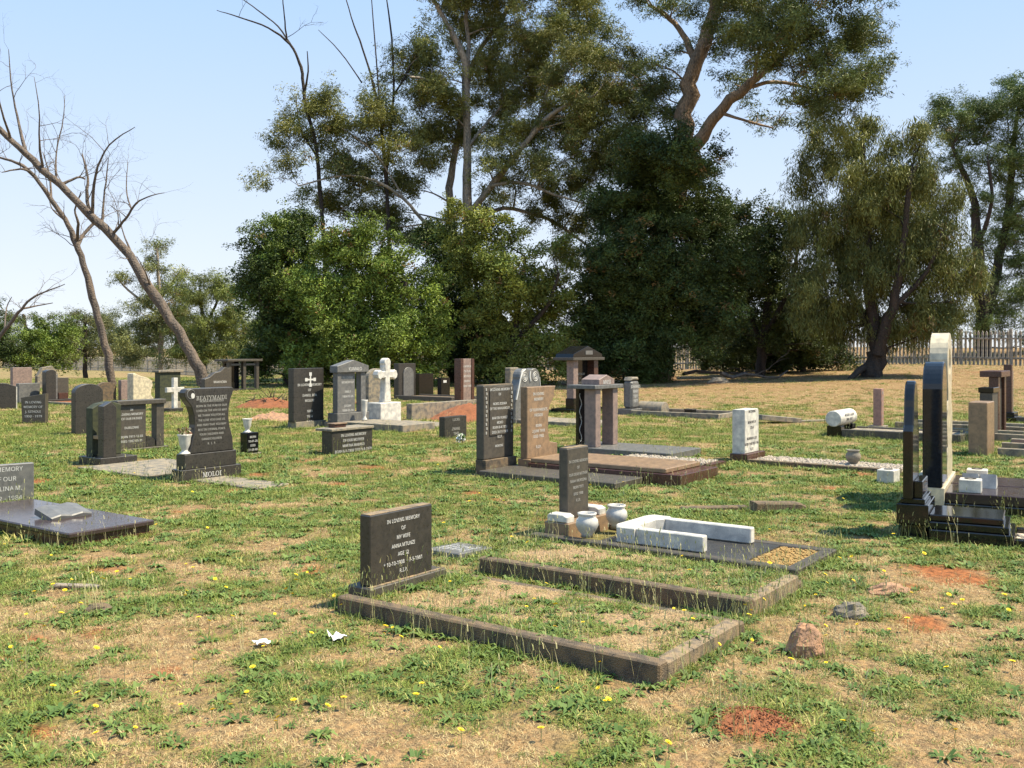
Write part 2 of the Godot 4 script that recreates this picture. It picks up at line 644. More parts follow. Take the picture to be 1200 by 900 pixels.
# spec: base pixel, distance, limbs, clusters [x, y, rx, ry, density], kind of leaf, two greens
func tree(called: String, label: String, category: String, foot: Array, limbs: Array, bark: String, clusters: Array, kind := "gum", c1 := Color(0.07, 0.1, 0.03), c2 := Color(0.1, 0.13, 0.035), dens := 1.0, bare := 0.0, size := 1.0, group := "") -> Node3D:
	var d: float = foot[2]
	var base := at_px(foot[0], foot[1], d)
	base.y = land(base.x, base.z)
	var root := thing(called, label, category, base, 0.0, group)
	var wood := Buf.new()
	var nodes := []
	var thick := 0.56 if called == "dead_tree" else 0.8 if called == "gum_tree" else 1.0
	for l in limbs:
		var pts: Array = l.duplicate(true)
		for q in pts:
			q[2] *= thick
		if l == limbs[0]:
			pts.push_front([pts[0][0], HZ + (EYE - base.y + 0.25) / d * F, pts[0][2] * 1.3, 0.0])
		limb(wood, base, d, pts, nodes)
	if bare > 0.0:
		for nd in nodes.duplicate():
			var nr: float = nd[1]
			if nr < 0.11 and rng.randf() < bare:
				twig(wood, nd[0], Vector3(rng.randfn(), absf(rng.randfn()) * 0.7 + 0.3, rng.randfn()).normalized(), rng.randf_range(0.8, 2.2), minf(nr * 0.45, 0.022), 2)
	var xf := [[], []]
	var cols := [[], []]
	for cl in clusters:
		var rx: float = cl[2] / F * d
		var ry: float = cl[3] / F * d
		var rz := maxf(rx, ry) * 0.85
		var dn: float = (cl[4] if cl.size() > 4 else 1.0) * dens
		var dz: float = cl[5] if cl.size() > 5 else 0.0
		var mid := at_px(cl[0], cl[1], d + dz) - base
		var k := maxi(2, int(PI * rx * ry * 2.7 * dn / (size * size)))
		for i in k:
			var dv := Vector3(rng.randfn(), rng.randfn(), rng.randfn()).normalized() * pow(rng.randf(), 0.4)
			var cp := mid + dv * Vector3(rx, ry, rz)
			if cp.y + base.y < land(base.x + cp.x, base.z + cp.z) + 0.3:
				continue
			var rc := rng.randf_range(0.42, 0.85) * size
			var shade := rng.randf_range(0.72, 1.25)
			var mixed := rng.randf()
			# a twig from the wood to the clump
			var best := 1e9
			var bp := cp
			var br := 0.05
			for nd in nodes:
				var q: Vector3 = nd[0]
				var dist := q.distance_squared_to(cp) + (6.0 if q.y > cp.y else 0.0)
				if dist < best:
					best = dist
					bp = q
					br = nd[1]
			if nodes and best < 90.0 and i % 3 == 0:
				var m1 := bp.lerp(cp, 0.5) + Vector3(rng.randfn(), rng.randfn() + 0.6, rng.randfn()) * 0.18 * sqrt(best) * 0.5
				var sl := smooth_line(PackedVector3Array([bp, m1, cp]), PackedFloat32Array([minf(br * 0.6, 0.06), minf(br * 0.4, 0.035), 0.012]), 3)
				wood.tube(sl[0], sl[1], 4)
				if i % 6 == 0:
					nodes.append([m1, 0.035])
			var out := (cp - Vector3(0, cp.y * 0.75, 0)).normalized()
			for sub in int(rng.randf_range(3, 6)):
				var dir := (Vector3(rng.randfn(), rng.randfn() * 0.7 + 0.1, rng.randfn()) + out * 0.5).normalized()
				var reach := rc * rng.randf_range(0.9, 2.0)
				var q := cp
				var steps := int(rng.randf_range(4, 7))
				var tone := rng.randf_range(0.8, 1.2)
				for j in steps:
					q += dir * reach / steps
					dir.y -= (0.18 if kind != "weep" else 0.5)
					dir = dir.normalized()
					var s := lerpf(1.15, 0.6, float(j) / steps) * rng.randf_range(0.75, 1.3) * size
					var w := int(rng.randf() < 0.5)
					var o := Vector3(rng.randfn(), rng.randfn() * 0.7, rng.randfn()) * rc * 0.22
					xf[w].append(Transform3D(Basis(Vector3.UP, rng.randf() * TAU).rotated(Vector3.RIGHT, rng.randfn() * 0.35) * Basis.from_scale(Vector3.ONE * s), q + o))
					var c := c1.lerp(c2, clampf(mixed + rng.randfn() * 0.25, 0, 1)) * 1.55 * shade * tone * rng.randf_range(0.85, 1.15)
					if rng.randf() < 0.02:
						c = Color(0.25, 0.16, 0.07)
					cols[w].append(c)
	part(wood, "trunk", M[bark], root)
	for w in 2:
		if xf[w].is_empty():
			continue
		var mm := MultiMesh.new()
		mm.transform_format = MultiMesh.TRANSFORM_3D
		mm.use_colors = true
		mm.mesh = spray_mesh[kind][w]
		mm.instance_count = xf[w].size()
		for i in xf[w].size():
			mm.set_instance_transform(i, xf[w][i])
			mm.set_instance_color(i, cols[w][i])
		var o := MultiMeshInstance3D.new()
		o.name = "crown"
		o.set_meta("kind", "stuff")
		o.multimesh = mm
		o.material_override = M.leaf
		root.add_child(o, true)
	return root

func make_trees() -> void:
	make_sprays()
	var olive1 := Color(0.085, 0.1, 0.034)
	var olive2 := Color(0.15, 0.155, 0.05)
	var dark1 := Color(0.03, 0.047, 0.016)
	var dark2 := Color(0.06, 0.085, 0.024)
	var lime1 := Color(0.085, 0.125, 0.026)
	var lime2 := Color(0.15, 0.195, 0.04)
	# leaning dead trunks on the left
	tree("dead_tree", "tall leaning dead tree with thick brown trunk, leafless branches reaching over its thinner neighbour", "tree", [240, 454, 40], [
		[[238, 448, 12], [224, 415, 11.5], [190, 360, 10.5], [150, 300, 9.5], [112, 258, 8.5], [70, 218, 7.5], [30, 180, 6.5], [0, 152, 6], [-60, 100, 5, -1], [-110, 55, 3, -2]],
		[[112, 258, 4], [102, 236, 3.6, 0.5], [103, 208, 2.6, 0.8], [96, 180, 1.2, 1]],
		[[108, 252, 4, 0], [112, 205, 2.4, -0.6], [128, 170, 1.6, -1], [158, 149, 0.7, -1.2]],
		[[120, 264, 3, 0], [121, 240, 2.2, 0.3], [125, 205, 1.4, 0.5], [127, 185, 0.7, 0.6]],
		[[131, 275, 3.4, 0], [148, 255, 2.6, -0.5], [160, 238, 1.9, -0.8], [178, 229, 1.2, -1], [193, 226, 0.6, -1]],
		[[154, 245, 1.8, -0.5], [148, 222, 1.2, 0], [150, 190, 0.6, 0.4]],
		[[165, 318, 3, 0], [152, 292, 2, 0.6], [143, 268, 1.2, 1], [140, 250, 0.6, 1]],
		[[178, 340, 2.4, 0], [170, 318, 1.5, -0.5], [160, 300, 0.7, -0.8]],
		[[30, 180, 4, 0], [22, 145, 2.6, 0.8], [14, 105, 1.6, 1.2], [10, 58, 0.6, 1.4]],
		[[50, 198, 3, 0], [46, 165, 2, -0.6], [46, 130, 1.2, -1], [40, 90, 0.5, -1]],
		[[66, 212, 2.6, 0], [66, 180, 1.6, 0.5], [74, 140, 1, 0.8], [76, 112, 0.5, 1]],
		[[12, 162, 3, 0], [2, 130, 2, -0.8], [-6, 90, 1, -1]],
		[[70, 218, 3.6, 0], [90, 208, 2.4, 0.3], [100, 210, 1.6, 0.5]]],
		"bark_dead", [], "gum", olive1, olive2, 1.0, 0.34)
	tree("dead_tree", "slimmer leaning dead tree forked halfway up with bare twisted twigs", "tree", [131, 450, 43], [
		[[130, 446, 8.5], [123, 405, 8], [112, 360, 7.4], [100, 315, 6.8], [90, 287, 6.2], [76, 257, 5.2], [56, 228, 4.6], [36, 202, 4], [18, 190, 3], [-4, 184, 2]],
		[[90, 290, 4.4], [98, 274, 3.6, 0.6], [112, 260, 3, 1], [122, 255, 2, 1.2]],
		[[90, 282, 3.6], [92, 262, 2.8, -0.5], [88, 246, 2, -0.6], [95, 225, 1, -0.8]],
		[[60, 233, 2.6], [58, 205, 1.6, 0.4], [50, 178, 0.8, 0.8]],
		[[36, 202, 3], [24, 198, 2, -0.5], [2, 202, 1, -1]],
		[[76, 258, 2.4], [62, 246, 1.4, 0.5], [58, 236, 0.7, 0.8]]],
		"bark_dead", [], "gum", olive1, olive2, 1.0, 0.34)
	tree("dead_tree", "small bare tree leaning beside round green bush near far fence", "tree", [-14, 440, 62], [
		[[-12, 425, 5], [-4, 400, 4.5], [10, 382, 4], [25, 362, 3], [42, 347, 2], [76, 333, 0.8]],
		[[25, 362, 2.2], [45, 358, 1.5, 1], [62, 355, 0.7, 1]], [[5, 388, 2], [8, 360, 1.2, 1], [14, 348, 0.6, 1]]],
		"bark_dead", [], "gum", olive1, olive2, 1.0, 0.3)
	tree("dead_tree", "tall dark dead trunk with crooked bare top rising out of dense left bush", "tree", [384, 452, 46], [
		[[383, 420, 5], [380, 300, 4.6], [375, 225, 4.2], [370, 170, 4], [358, 122, 3.6], [355, 92, 3.4], [351, 74, 3], [340, 52, 2.6], [315, 33, 1.9], [280, 20, 1.3], [254, 12, 0.7]],
		[[342, 55, 2], [326, 31, 1.6, 0.6], [302, 12, 1.2, 0.9], [280, -4, 0.8, 1]],
		[[336, 46, 1.7], [333, 18, 1.4, -0.5], [331, -6, 1, -0.8]],
		[[357, 108, 2.4], [361, 84, 1.8, -0.3], [360, 60, 0.9, -0.4]],
		[[372, 185, 2.2], [352, 150, 1.5, 0.5], [347, 112, 0.8, 0.6]]],
		"bark_dark", [], "gum", olive1, olive2, 1.0, 0.08)
	tree("dead_tree", "cluster of thin dark dead stems with bare tips behind left gum branches", "tree", [459, 452, 47], [
		[[458, 430, 5], [457, 300, 4.4], [452, 210, 4], [447, 150, 3.4], [440, 110, 2.8], [428, 66, 2], [415, 30, 1.5], [404, -6, 1]],
		[[452, 205, 3.4], [461, 112, 2.6, 0.6], [459, 45, 1.9, 1], [452, -10, 1.2, 1.2]],
		[[448, 160, 2], [441, 70, 1.5, -0.6], [435, -6, 0.9, -0.8]],
		[[461, 112, 2.2, 0.6], [478, 84, 1.8, 0.8], [486, 56, 1.2, 1], [474, 40, 0.7, 1.1]],
		[[424, 97, 1.6], [398, 60, 1.1, 0.5], [373, 35, 0.6, 0.8]]],
		"bark_dark", [], "gum", olive1, olive2, 1.0, 0.06)
	# the two big gums
	tree("gum_tree", "very tall gum tree with pale twin trunks and long sideways limbs over the bushes", "tree", [545, 452, 48], [
		[[545, 420, 9.9], [547, 330, 8.0], [549, 230, 6.5], [547, 150, 5.9], [546, 82, 5.3], [538, 54, 4.6], [524, 28, 3.8], [505, -4, 3.0], [480, -40, 2.3]],
		[[546, 84, 3.8], [549, 48, 3.0, 0.8], [546, 20, 2.7, 1], [552, -20, 2.3, 1.4]],
		[[541, 330, 6.1, 1.2], [527, 238, 5.3, 1.6], [533, 180, 4.9, 1.8], [542, 130, 4.3, 2], [556, 70, 3.5, 2.2], [590, 20, 2.6, 2.4], [610, -20, 2.0, 2.6]],
		[[551, 250, 4.9, 0], [580, 213, 4.6, -0.8], [620, 162, 4.0, -1.6], [652, 130, 3.2, -2.2], [696, 112, 2.0, -2.8]],
		[[575, 218, 3.0, -0.8], [610, 214, 2.4, -1.6], [650, 228, 1.8, -2.2], [690, 240, 1.1, -2.6]],
		[[552, 262, 3.8, 0], [590, 244, 3.0, 1], [640, 256, 2.6, 1.6], [678, 280, 2.0, 2], [706, 300, 1.2, 2]],
		[[546, 300, 3.8, 0], [500, 262, 2.6, -1], [474, 234, 2.3, -1.6], [440, 212, 2.0, -2], [400, 206, 1.5, -2.4], [350, 218, 0.9, -2.8]],
		[[474, 234, 1.5, -1.6], [440, 180, 1.2, -2], [400, 150, 0.9, -2.4]],
		[[545, 130, 2.6, 0], [505, 96, 2.0, -1.2], [480, 90, 1.2, -2]],
		[[620, 162, 2.1, -1.6], [640, 110, 1.7, -1], [650, 60, 1.2, -0.5]],
		[[550, 170, 2.3, 0], [600, 110, 1.7, 1.5], [640, 80, 1.2, 2.5]]],
		"bark_gum", [[600, 225, 60, 30, 0.5, 1], [560, 140, 46, 46, 0.55, 2], [660, 150, 50, 46, 0.55, 1], [620, 110, 60, 50, 0.5, 3], [520, 170, 36, 40, 0.5, 2], [480, 110, 40, 40, 0.45, 1], [570, 70, 60, 40, 0.5, 3], [690, 210, 40, 40, 0.6, 1], [365, 115, 20, 14, 0.5, -2], [338, 152, 34, 18, 0.8, -2], [312, 208, 24, 10, 0.8, -3], [345, 190, 26, 16, 0.6, -3], [372, 140, 30, 24, 0.9, -2], [420, 128, 42, 30, 1, -2], [398, 186, 34, 22, 0.8, -2], [460, 165, 36, 26, 0.9, -1.5], [440, 225, 30, 22, 0.7, 1],
			[500, 56, 36, 34, 0.9], [512, 112, 38, 30, 0.9, -1], [566, 24, 55, 36, 1, 2], [604, 84, 50, 42, 0.9, 1], [640, 36, 55, 38, 1, 0], [688, 22, 38, 34, 0.9, 1], [676, 105, 46, 48, 1.1, -2], [610, 150, 34, 28, 0.7, -1], [590, 200, 36, 22, 0.6, -1], [648, 192, 46, 22, 0.8, -2],
			[716, 96, 40, 44, 1, 1], [702, 165, 38, 36, 0.9, -1], [640, 236, 44, 22, 0.7, 1], [690, 256, 30, 26, 0.8, 2], [540, -30, 60, 40, 1], [620, -30, 70, 40, 1], [480, 215, 26, 30, 0.7, 1], [440, 252, 40, 24, 0.9, 1], [392, 232, 38, 20, 0.8, 0], [478, 262, 30, 26, 0.8, 1], [420, 205, 36, 24, 0.7, 0], [656, 290, 30, 24, 0.7, 2], [500, 170, 30, 40, 0.6, 1]],
		"gum", olive1, Color(0.17, 0.165, 0.05), 0.95, 0.0, 1.0)
	tree("gum_tree", "very tall gum tree with thick tan trunk forking above dark dense tree", "tree", [768, 454, 46], [
		[[768, 420, 22], [772, 350, 20], [780, 270, 18.5], [792, 210, 16], [800, 158, 14], [807, 112, 12], [818, 70, 11], [834, 22, 9], [842, -30, 7], [850, -80, 4]],
		[[797, 205, 11], [818, 168, 10, -0.6], [842, 132, 8.4, -1], [872, 104, 7, -1.4], [902, 78, 5, -1.8], [935, 52, 3.4, -2.2], [972, 36, 2, -2.6]],
		[[816, 76, 6], [804, 48, 4.6, 0.8], [786, 22, 3.6, 1.4], [760, 6, 2.2, 2]],
		[[872, 104, 3.6, -1.4], [908, 96, 2.6, -1], [950, 104, 1.8, -0.6]],
		[[884, 94, 3, -1.6], [890, 60, 2.4, -2], [915, 24, 1.8, -2.4]],
		[[834, 22, 4.5], [860, 0, 3, 1], [890, -20, 2, 1.5]],
		[[842, 132, 3, -1], [870, 140, 2, -1.6], [906, 150, 1.2, -2]]],
		"bark_tan", [[940, 100, 50, 40, 0.5, -6], [905, 45, 50, 40, 0.5, -7], [985, 110, 36, 30, 0.5, -5], [800, 6, 32, 20, 0.9, 1], [838, 48, 26, 26, 0.6, 1], [782, 88, 32, 30, 1, 1], [756, 132, 40, 30, 1.1, 1], [878, 28, 55, 34, 0.9, -2], [930, 56, 50, 38, 0.9, -6], [980, 46, 46, 42, 0.9, -5], [1012, 88, 30, 26, 0.7, -5], [960, 104, 40, 22, 0.8, -6], [905, 130, 40, 16, 0.45, -1],
			[938, 142, 34, 20, 0.6, 0], [745, 182, 44, 36, 1.2, 1], [820, 200, 26, 22, 0.5, 1], [880, -24, 80, 30, 1], [960, -14, 60, 30, 1.2, -6], [930, -60, 80, 40, 1.1, -7], [850, -70, 80, 40, 1.1, -5], [1000, -40, 40, 30, 1, -7], [740, -10, 36, 20, 0.6, 1], [716, 60, 26, 24, 0.7, 2], [895, 70, 30, 20, 0.6, -1], [855, 85, 20, 16, 0.4, 1]],
		"gum", Color(0.07, 0.09, 0.032), Color(0.125, 0.14, 0.048), 0.8, 0.0, 1.0)
	tree("dense_tree", "dark dense evergreen tree wrapped round the tan gum trunk, foliage down to the ground", "tree", [752, 455, 44], [
		[[752, 430, 9], [748, 370, 8], [740, 300, 6], [735, 240, 4]], [[752, 410, 6], [790, 350, 5, -1], [810, 290, 3, -1.5]], [[750, 400, 5], [710, 350, 4, 1], [695, 310, 2, 1.5]]],
		"bark_dark", [[740, 250, 44, 44, 1.3], [800, 240, 46, 44, 1.2], [770, 310, 70, 56, 1.4, -1], [712, 330, 34, 48, 1.3, -1], [720, 392, 46, 48, 1.4, -1], [790, 365, 60, 46, 1.3, -1], [842, 290, 40, 44, 1.2], [835, 350, 40, 40, 1.1], [760, 410, 40, 30, 1.2, -1], [690, 360, 22, 50, 1.2], [770, 205, 46, 26, 1.2], [740, 428, 56, 18, 1.2], [700, 415, 30, 26, 1.1], [800, 190, 40, 30, 0.8, -3], [770, 170, 40, 30, 0.8, -2]],
		"broad", dark1, dark2, 1.25, 0.0, 1.0)
	tree("leafy_tree", "mid green slender tree between the dark evergreen and the weeping tree", "tree", [892, 447, 47], [
		[[892, 430, 5.5], [894, 400, 5], [903, 340, 4], [905, 290, 2.6], [900, 260, 1.5]], [[893, 405, 3.6], [870, 340, 2.8, 1], [862, 290, 1.6, 1]], [[895, 395, 3.6], [925, 340, 2.6, -1], [935, 290, 1.4, -1]]],
		"bark_dark", [[872, 262, 36, 28, 1], [905, 290, 40, 40, 1.1], [880, 335, 44, 44, 1.1, 1], [925, 345, 36, 44, 1, 0], [868, 385, 30, 30, 0.9, 2], [905, 385, 30, 26, 0.8], [935, 400, 28, 28, 0.9]],
		"broad", dark1, Color(0.11, 0.135, 0.04), 1.1, 0.0, 1.0)
	tree("weeping_tree", "broad weeping gum with olive hanging foliage and dark trunk on open grass", "tree", [1022, 447, 42], [
		[[1022, 436, 12], [1028, 410, 10], [1022, 370, 7.4], [1016, 300, 5.4], [1014, 220, 3.6], [1010, 160, 2]],
		[[1029, 415, 8, -0.4], [1046, 360, 5.4, -1], [1058, 290, 4, -1.4], [1066, 210, 2.4, -1.8]],
		[[1018, 428, 5, 0], [1000, 440, 3, -0.6], [990, 449, 2, -0.9]],
		[[1024, 392, 5, 0.3], [990, 330, 3.6, 1], [968, 250, 2.2, 1.4]],
		[[1046, 360, 3.4, -1], [1085, 320, 2.4, -1.6], [1105, 270, 1.4, -2]]],
		"bark_dark", [[1040, 240, 50, 50, 0.7, 2], [1008, 160, 26, 32, 0.8], [968, 185, 34, 38, 0.8, 1], [948, 215, 20, 30, 0.7, 1], [1072, 150, 16, 18, 0.7, -1], [1058, 198, 38, 44, 1, -1], [1010, 235, 50, 50, 1, 0], [955, 275, 38, 46, 1, 1], [1092, 255, 36, 50, 1, -1], [1040, 300, 60, 56, 1.1, 0], [975, 335, 46, 50, 1, 1], [1105, 320, 32, 52, 1, -1], [1060, 360, 48, 38, 1, 0], [998, 375, 36, 26, 0.8, 1], [1092, 375, 36, 26, 0.8, -1], [948, 330, 20, 40, 0.9, 0]],
		"weep", Color(0.085, 0.095, 0.032), Color(0.145, 0.15, 0.045), 1.0, 0.0, 1.0)
	tree("tall_tree", "tall feathery tree with two dark trunks standing beyond the palisade fence", "tree", [1152, 428, 60], [
		[[1152, 415, 8], [1150, 360, 7], [1147, 300, 6], [1142, 240, 4.6], [1128, 200, 3], [1116, 170, 1.8]],
		[[1154, 380, 6.4, 0.5], [1166, 330, 5.4, 0.8], [1178, 270, 4.6, 1], [1186, 200, 3.4, 1.2], [1192, 130, 2, 1.4]],
		[[1146, 290, 3], [1162, 240, 2.2, -1], [1158, 190, 1.4, -1.2]], [[1180, 260, 2.6, 1], [1215, 220, 1.8, 2]]],
		"bark_dark", [[1112, 140, 26, 24, 0.9], [1136, 152, 34, 30, 0.9, 1], [1166, 132, 34, 28, 0.9], [1196, 118, 36, 32, 0.9, 1], [1232, 140, 36, 40, 0.9], [1130, 190, 24, 22, 0.7], [1164, 190, 30, 28, 0.7], [1204, 190, 34, 40, 0.8], [1190, 250, 30, 30, 0.7, 1], [1150, 240, 18, 22, 0.5], [1140, 330, 22, 30, 0.7, -1], [1172, 345, 24, 26, 0.7, 1], [1210, 310, 30, 34, 0.7], [1160, 385, 20, 18, 0.6], [1192, 285, 30, 36, 0.8, 1], [1186, 360, 30, 28, 0.8, -1], [1212, 380, 26, 24, 0.8], [1128, 370, 18, 24, 0.6], [1150, 290, 20, 24, 0.5]],
		"gum", Color(0.06, 0.085, 0.03), Color(0.11, 0.14, 0.045), 0.9, 0.0, 1.0)
	# bushes
	tree("bushy_tree", "dark green rounded bushy tree at the open left end of the thicket", "tree", [338, 452, 43], [
		[[338, 440, 6], [336, 390, 5], [328, 330, 3.4], [326, 290, 2]], [[338, 420, 4], [315, 380, 3, -1], [302, 340, 1.6, -1.4]], [[338, 410, 4], [362, 350, 3, 0.6], [360, 290, 1.8, 1]]],
		"bark_dark", [[345, 262, 28, 22, 1.2], [330, 300, 42, 38, 1.2], [308, 345, 30, 40, 1.1, -0.5], [345, 345, 42, 44, 1.2], [318, 400, 36, 34, 1.1, -0.5], [355, 405, 40, 34, 1.1], [295, 330, 16, 26, 0.8], [302, 425, 24, 18, 1]],
		"broad", dark1, Color(0.1, 0.14, 0.03), 1.25, 0.0, 0.95)
	tree("bushy_tree", "bright green bushy tree in the thicket directly behind the white cross", "tree", [432, 454, 41], [
		[[432, 442, 6], [430, 390, 5], [415, 330, 3.4], [402, 300, 2]], [[432, 420, 4.4], [462, 370, 3.2, -0.8], [476, 330, 1.8, -1]], [[431, 400, 4], [390, 360, 3, 0.5], [372, 330, 1.8, 1]]],
		"bark_dark", [[408, 298, 38, 30, 1.2], [372, 340, 28, 34, 1.1], [440, 335, 48, 42, 1.2], [405, 370, 46, 42, 1.2, -0.5], [484, 360, 34, 40, 1.1], [460, 400, 50, 36, 1.2, -0.6], [380, 412, 36, 30, 1.1], [500, 405, 24, 36, 1], [430, 290, 26, 20, 0.9], [425, 432, 40, 14, 0.9], [480, 432, 36, 14, 1], [365, 436, 30, 12, 1]],
		"broad", lime1, lime2, 1.2, 0.0, 0.95)
	tree("bushy_tree", "yellowish green bush tree in front of the pale gum trunks", "tree", [600, 452, 42], [
		[[600, 440, 5.5], [602, 390, 4.6], [612, 340, 3], [615, 300, 1.8]], [[600, 415, 4], [565, 360, 3, 0.6], [552, 300, 1.8, 1]], [[601, 400, 3.4], [640, 360, 2.4, -0.6], [655, 320, 1.4, -1]]],
		"bark_dark", [[575, 345, 30, 30, 0.9, 2], [548, 268, 34, 24, 1], [560, 305, 38, 34, 1], [610, 325, 42, 32, 1, -0.5], [645, 345, 30, 32, 1], [630, 385, 40, 30, 1], [580, 370, 34, 34, 0.9], [590, 415, 44, 26, 1], [648, 410, 28, 26, 1], [600, 275, 26, 20, 0.7], [652, 300, 18, 20, 0.7], [600, 438, 50, 12, 1], [660, 432, 24, 14, 1]],
		"broad", Color(0.1, 0.125, 0.03), Color(0.185, 0.2, 0.045), 1.05, 0.0, 0.95)
	tree("bushy_tree", "dark narrow bush filling the gap between bright bush and yellowish bush", "tree", [530, 452, 45], [
		[[530, 440, 5], [528, 390, 4], [522, 330, 2.4]], [[530, 420, 3], [545, 370, 2, 1]]],
		"bark_dark", [[565, 380, 30, 40, 1.1], [575, 430, 34, 16, 1.2], [522, 300, 22, 34, 1.2], [532, 350, 24, 40, 1.3], [528, 405, 26, 34, 1.3], [555, 420, 22, 24, 1.2], [500, 280, 18, 20, 0.9]],
		"broad", dark1, dark2, 1.3, 0.0, 0.95)
	tree("bushy_tree", "dark low bush at the foot of the slender tree beside open grass", "tree", [940, 447, 49], [
		[[940, 440, 4], [940, 410, 3], [936, 380, 2]]],
		"bark_dark", [[865, 415, 34, 24, 1.2, 3], [830, 425, 26, 16, 1.1, 4], [890, 395, 26, 26, 1, 3], [930, 400, 30, 30, 1.2], [960, 412, 28, 26, 1.2], [905, 418, 22, 22, 1.1], [940, 428, 34, 14, 1.1], [978, 425, 18, 16, 1]],
		"broad", dark1, dark2, 1.3, 0.0, 0.95)
	# beyond, on the left
	tree("gum_tree", "wispy tall gum beyond the leaning dead trunks, thin crown against sky", "tree", [186, 434, 84], [
		[[188, 420, 4], [190, 380, 3.4], [186, 330, 2.4], [184, 290, 1.4]], [[189, 370, 2.2], [150, 340, 1.6, 1], [136, 322, 1, 1]], [[188, 350, 2], [210, 320, 1.4, -1]]],
		"bark_gum", [[184, 285, 14, 20, 0.6], [196, 312, 26, 18, 0.7], [140, 328, 18, 18, 0.5], [205, 340, 34, 22, 0.9], [176, 365, 34, 22, 0.9], [160, 400, 36, 24, 1], [205, 390, 34, 30, 1]],
		"gum", Color(0.1, 0.115, 0.045), Color(0.17, 0.175, 0.07), 0.7, 0.0, 1.35)
	tree("gum_tree", "rounded olive gum beyond the fence to the left of dark thicket", "tree", [238, 436, 80], [
		[[238, 420, 4], [238, 380, 3], [234, 340, 2]], [[238, 390, 2.4], [256, 350, 1.6, 1]]],
		"bark_dark", [[232, 345, 30, 24, 0.9], [256, 360, 26, 34, 0.9], [240, 390, 36, 28, 1], [270, 395, 22, 32, 1], [222, 412, 30, 16, 1], [266, 340, 16, 20, 0.6]],
		"gum", Color(0.095, 0.115, 0.035), Color(0.155, 0.175, 0.05), 0.8, 0.0, 1.3)
	tree("bushy_tree", "round bright green bush at the far left against the fence", "tree", [50, 442, 72], [
		[[50, 430, 4], [50, 405, 3], [50, 385, 2]]],
		"bark_dark", [[50, 388, 26, 16, 1.1], [38, 405, 24, 22, 1.1], [64, 408, 20, 24, 1.1], [50, 425, 34, 12, 1.1]],
		"broad", lime1, lime2, 0.8, 0.0, 1.25)
	tree("gum_tree", "dull olive low tree behind the round bright bush and leaning trunk", "tree", [100, 432, 96], [
		[[100, 420, 3], [100, 390, 2.4], [98, 370, 1.6]]],
		"bark_dark", [[95, 382, 28, 18, 0.8], [118, 395, 22, 22, 0.9], [80, 400, 24, 18, 0.9], [140, 408, 22, 20, 0.9], [100, 412, 40, 12, 1]],
		"gum", Color(0.09, 0.1, 0.045), Color(0.145, 0.15, 0.065), 0.7, 0.0, 1.5)
	tree("bushy_tree", "dark dense tree right beside the small bare leaning tree", "tree", [-12, 442, 70], [
		[[-12, 430, 4], [-12, 400, 3], [-10, 375, 2]]],
		"bark_dark", [[-6, 380, 20, 20, 0.9], [-14, 405, 24, 24, 1.1], [4, 415, 16, 18, 1.1]],
		"broad", dark1, dark2, 0.9, 0.0, 1.2)
	var far_labels := ["low olive tree far behind the bright bush, beyond the fence", "low olive tree far behind the yellowish bush, beyond the fence", "low olive tree far behind the dark evergreen, beyond the fence", "low olive tree far behind the slender tree, beyond the fence", "low olive tree far behind the round bright bush, beyond the fence", "low olive tree far behind the slimmer leaning trunk, beyond the fence", "low olive tree far behind the thick leaning trunk, beyond the fence", "low olive tree far behind the dark rounded bush, beyond the fence"]
	var far_x := [420, 590, 720, 850, 30, 118, 205, 285]
	for i in 8:
		var x: int = far_x[i]
		tree("low_tree", far_labels[i], "tree", [x, 432, 94 + 3 * i if i < 4 else 150 + 4 * i], [[[x, 420, 3], [x + 2, 395, 2.4], [x - 3, 368, 1.6]]],
			"bark_dark", [[x - 32, 402, 34, 24, 1], [x + 30, 400, 36, 26, 1], [x, 386, 34, 22, 1]],
			"gum", Color(0.06, 0.075, 0.03), Color(0.1, 0.115, 0.045), 0.45 if i < 4 else 0.35, 0.0, 1.6 if i < 4 else 2.2, "trees beyond the fence")


# ---------- graves ----------
# local axes of every grave: origin at the lower left front corner of its headstone, x along the stone, z out over the grave
func grave(called: String, label: String, px: float, py: float, turn := YAW, category := "gravestone", group := "") -> Node3D:
	var o := thing(called, label, category, gp(px, py), turn, group)
	o.position.y -= 0.004
	return o

func kerb_frame(g: Node3D, m: Material, x0: float, x1: float, z0: float, z1: float, h: float, w := 0.09, far_side := true) -> void:
	bx(g, "kerb", m, x0, x0 + w, -0.1, h, z0, z1, 0.008)
	if far_side:
		bx(g, "kerb", m, x1 - w, x1, -0.1, h - 0.003, z0, z1, 0.008)
	bx(g, "kerb", m, x0 + w + 0.002, x1 - w - 0.002, -0.1, h - 0.006, z1 - w, z1 - 0.003, 0.008)

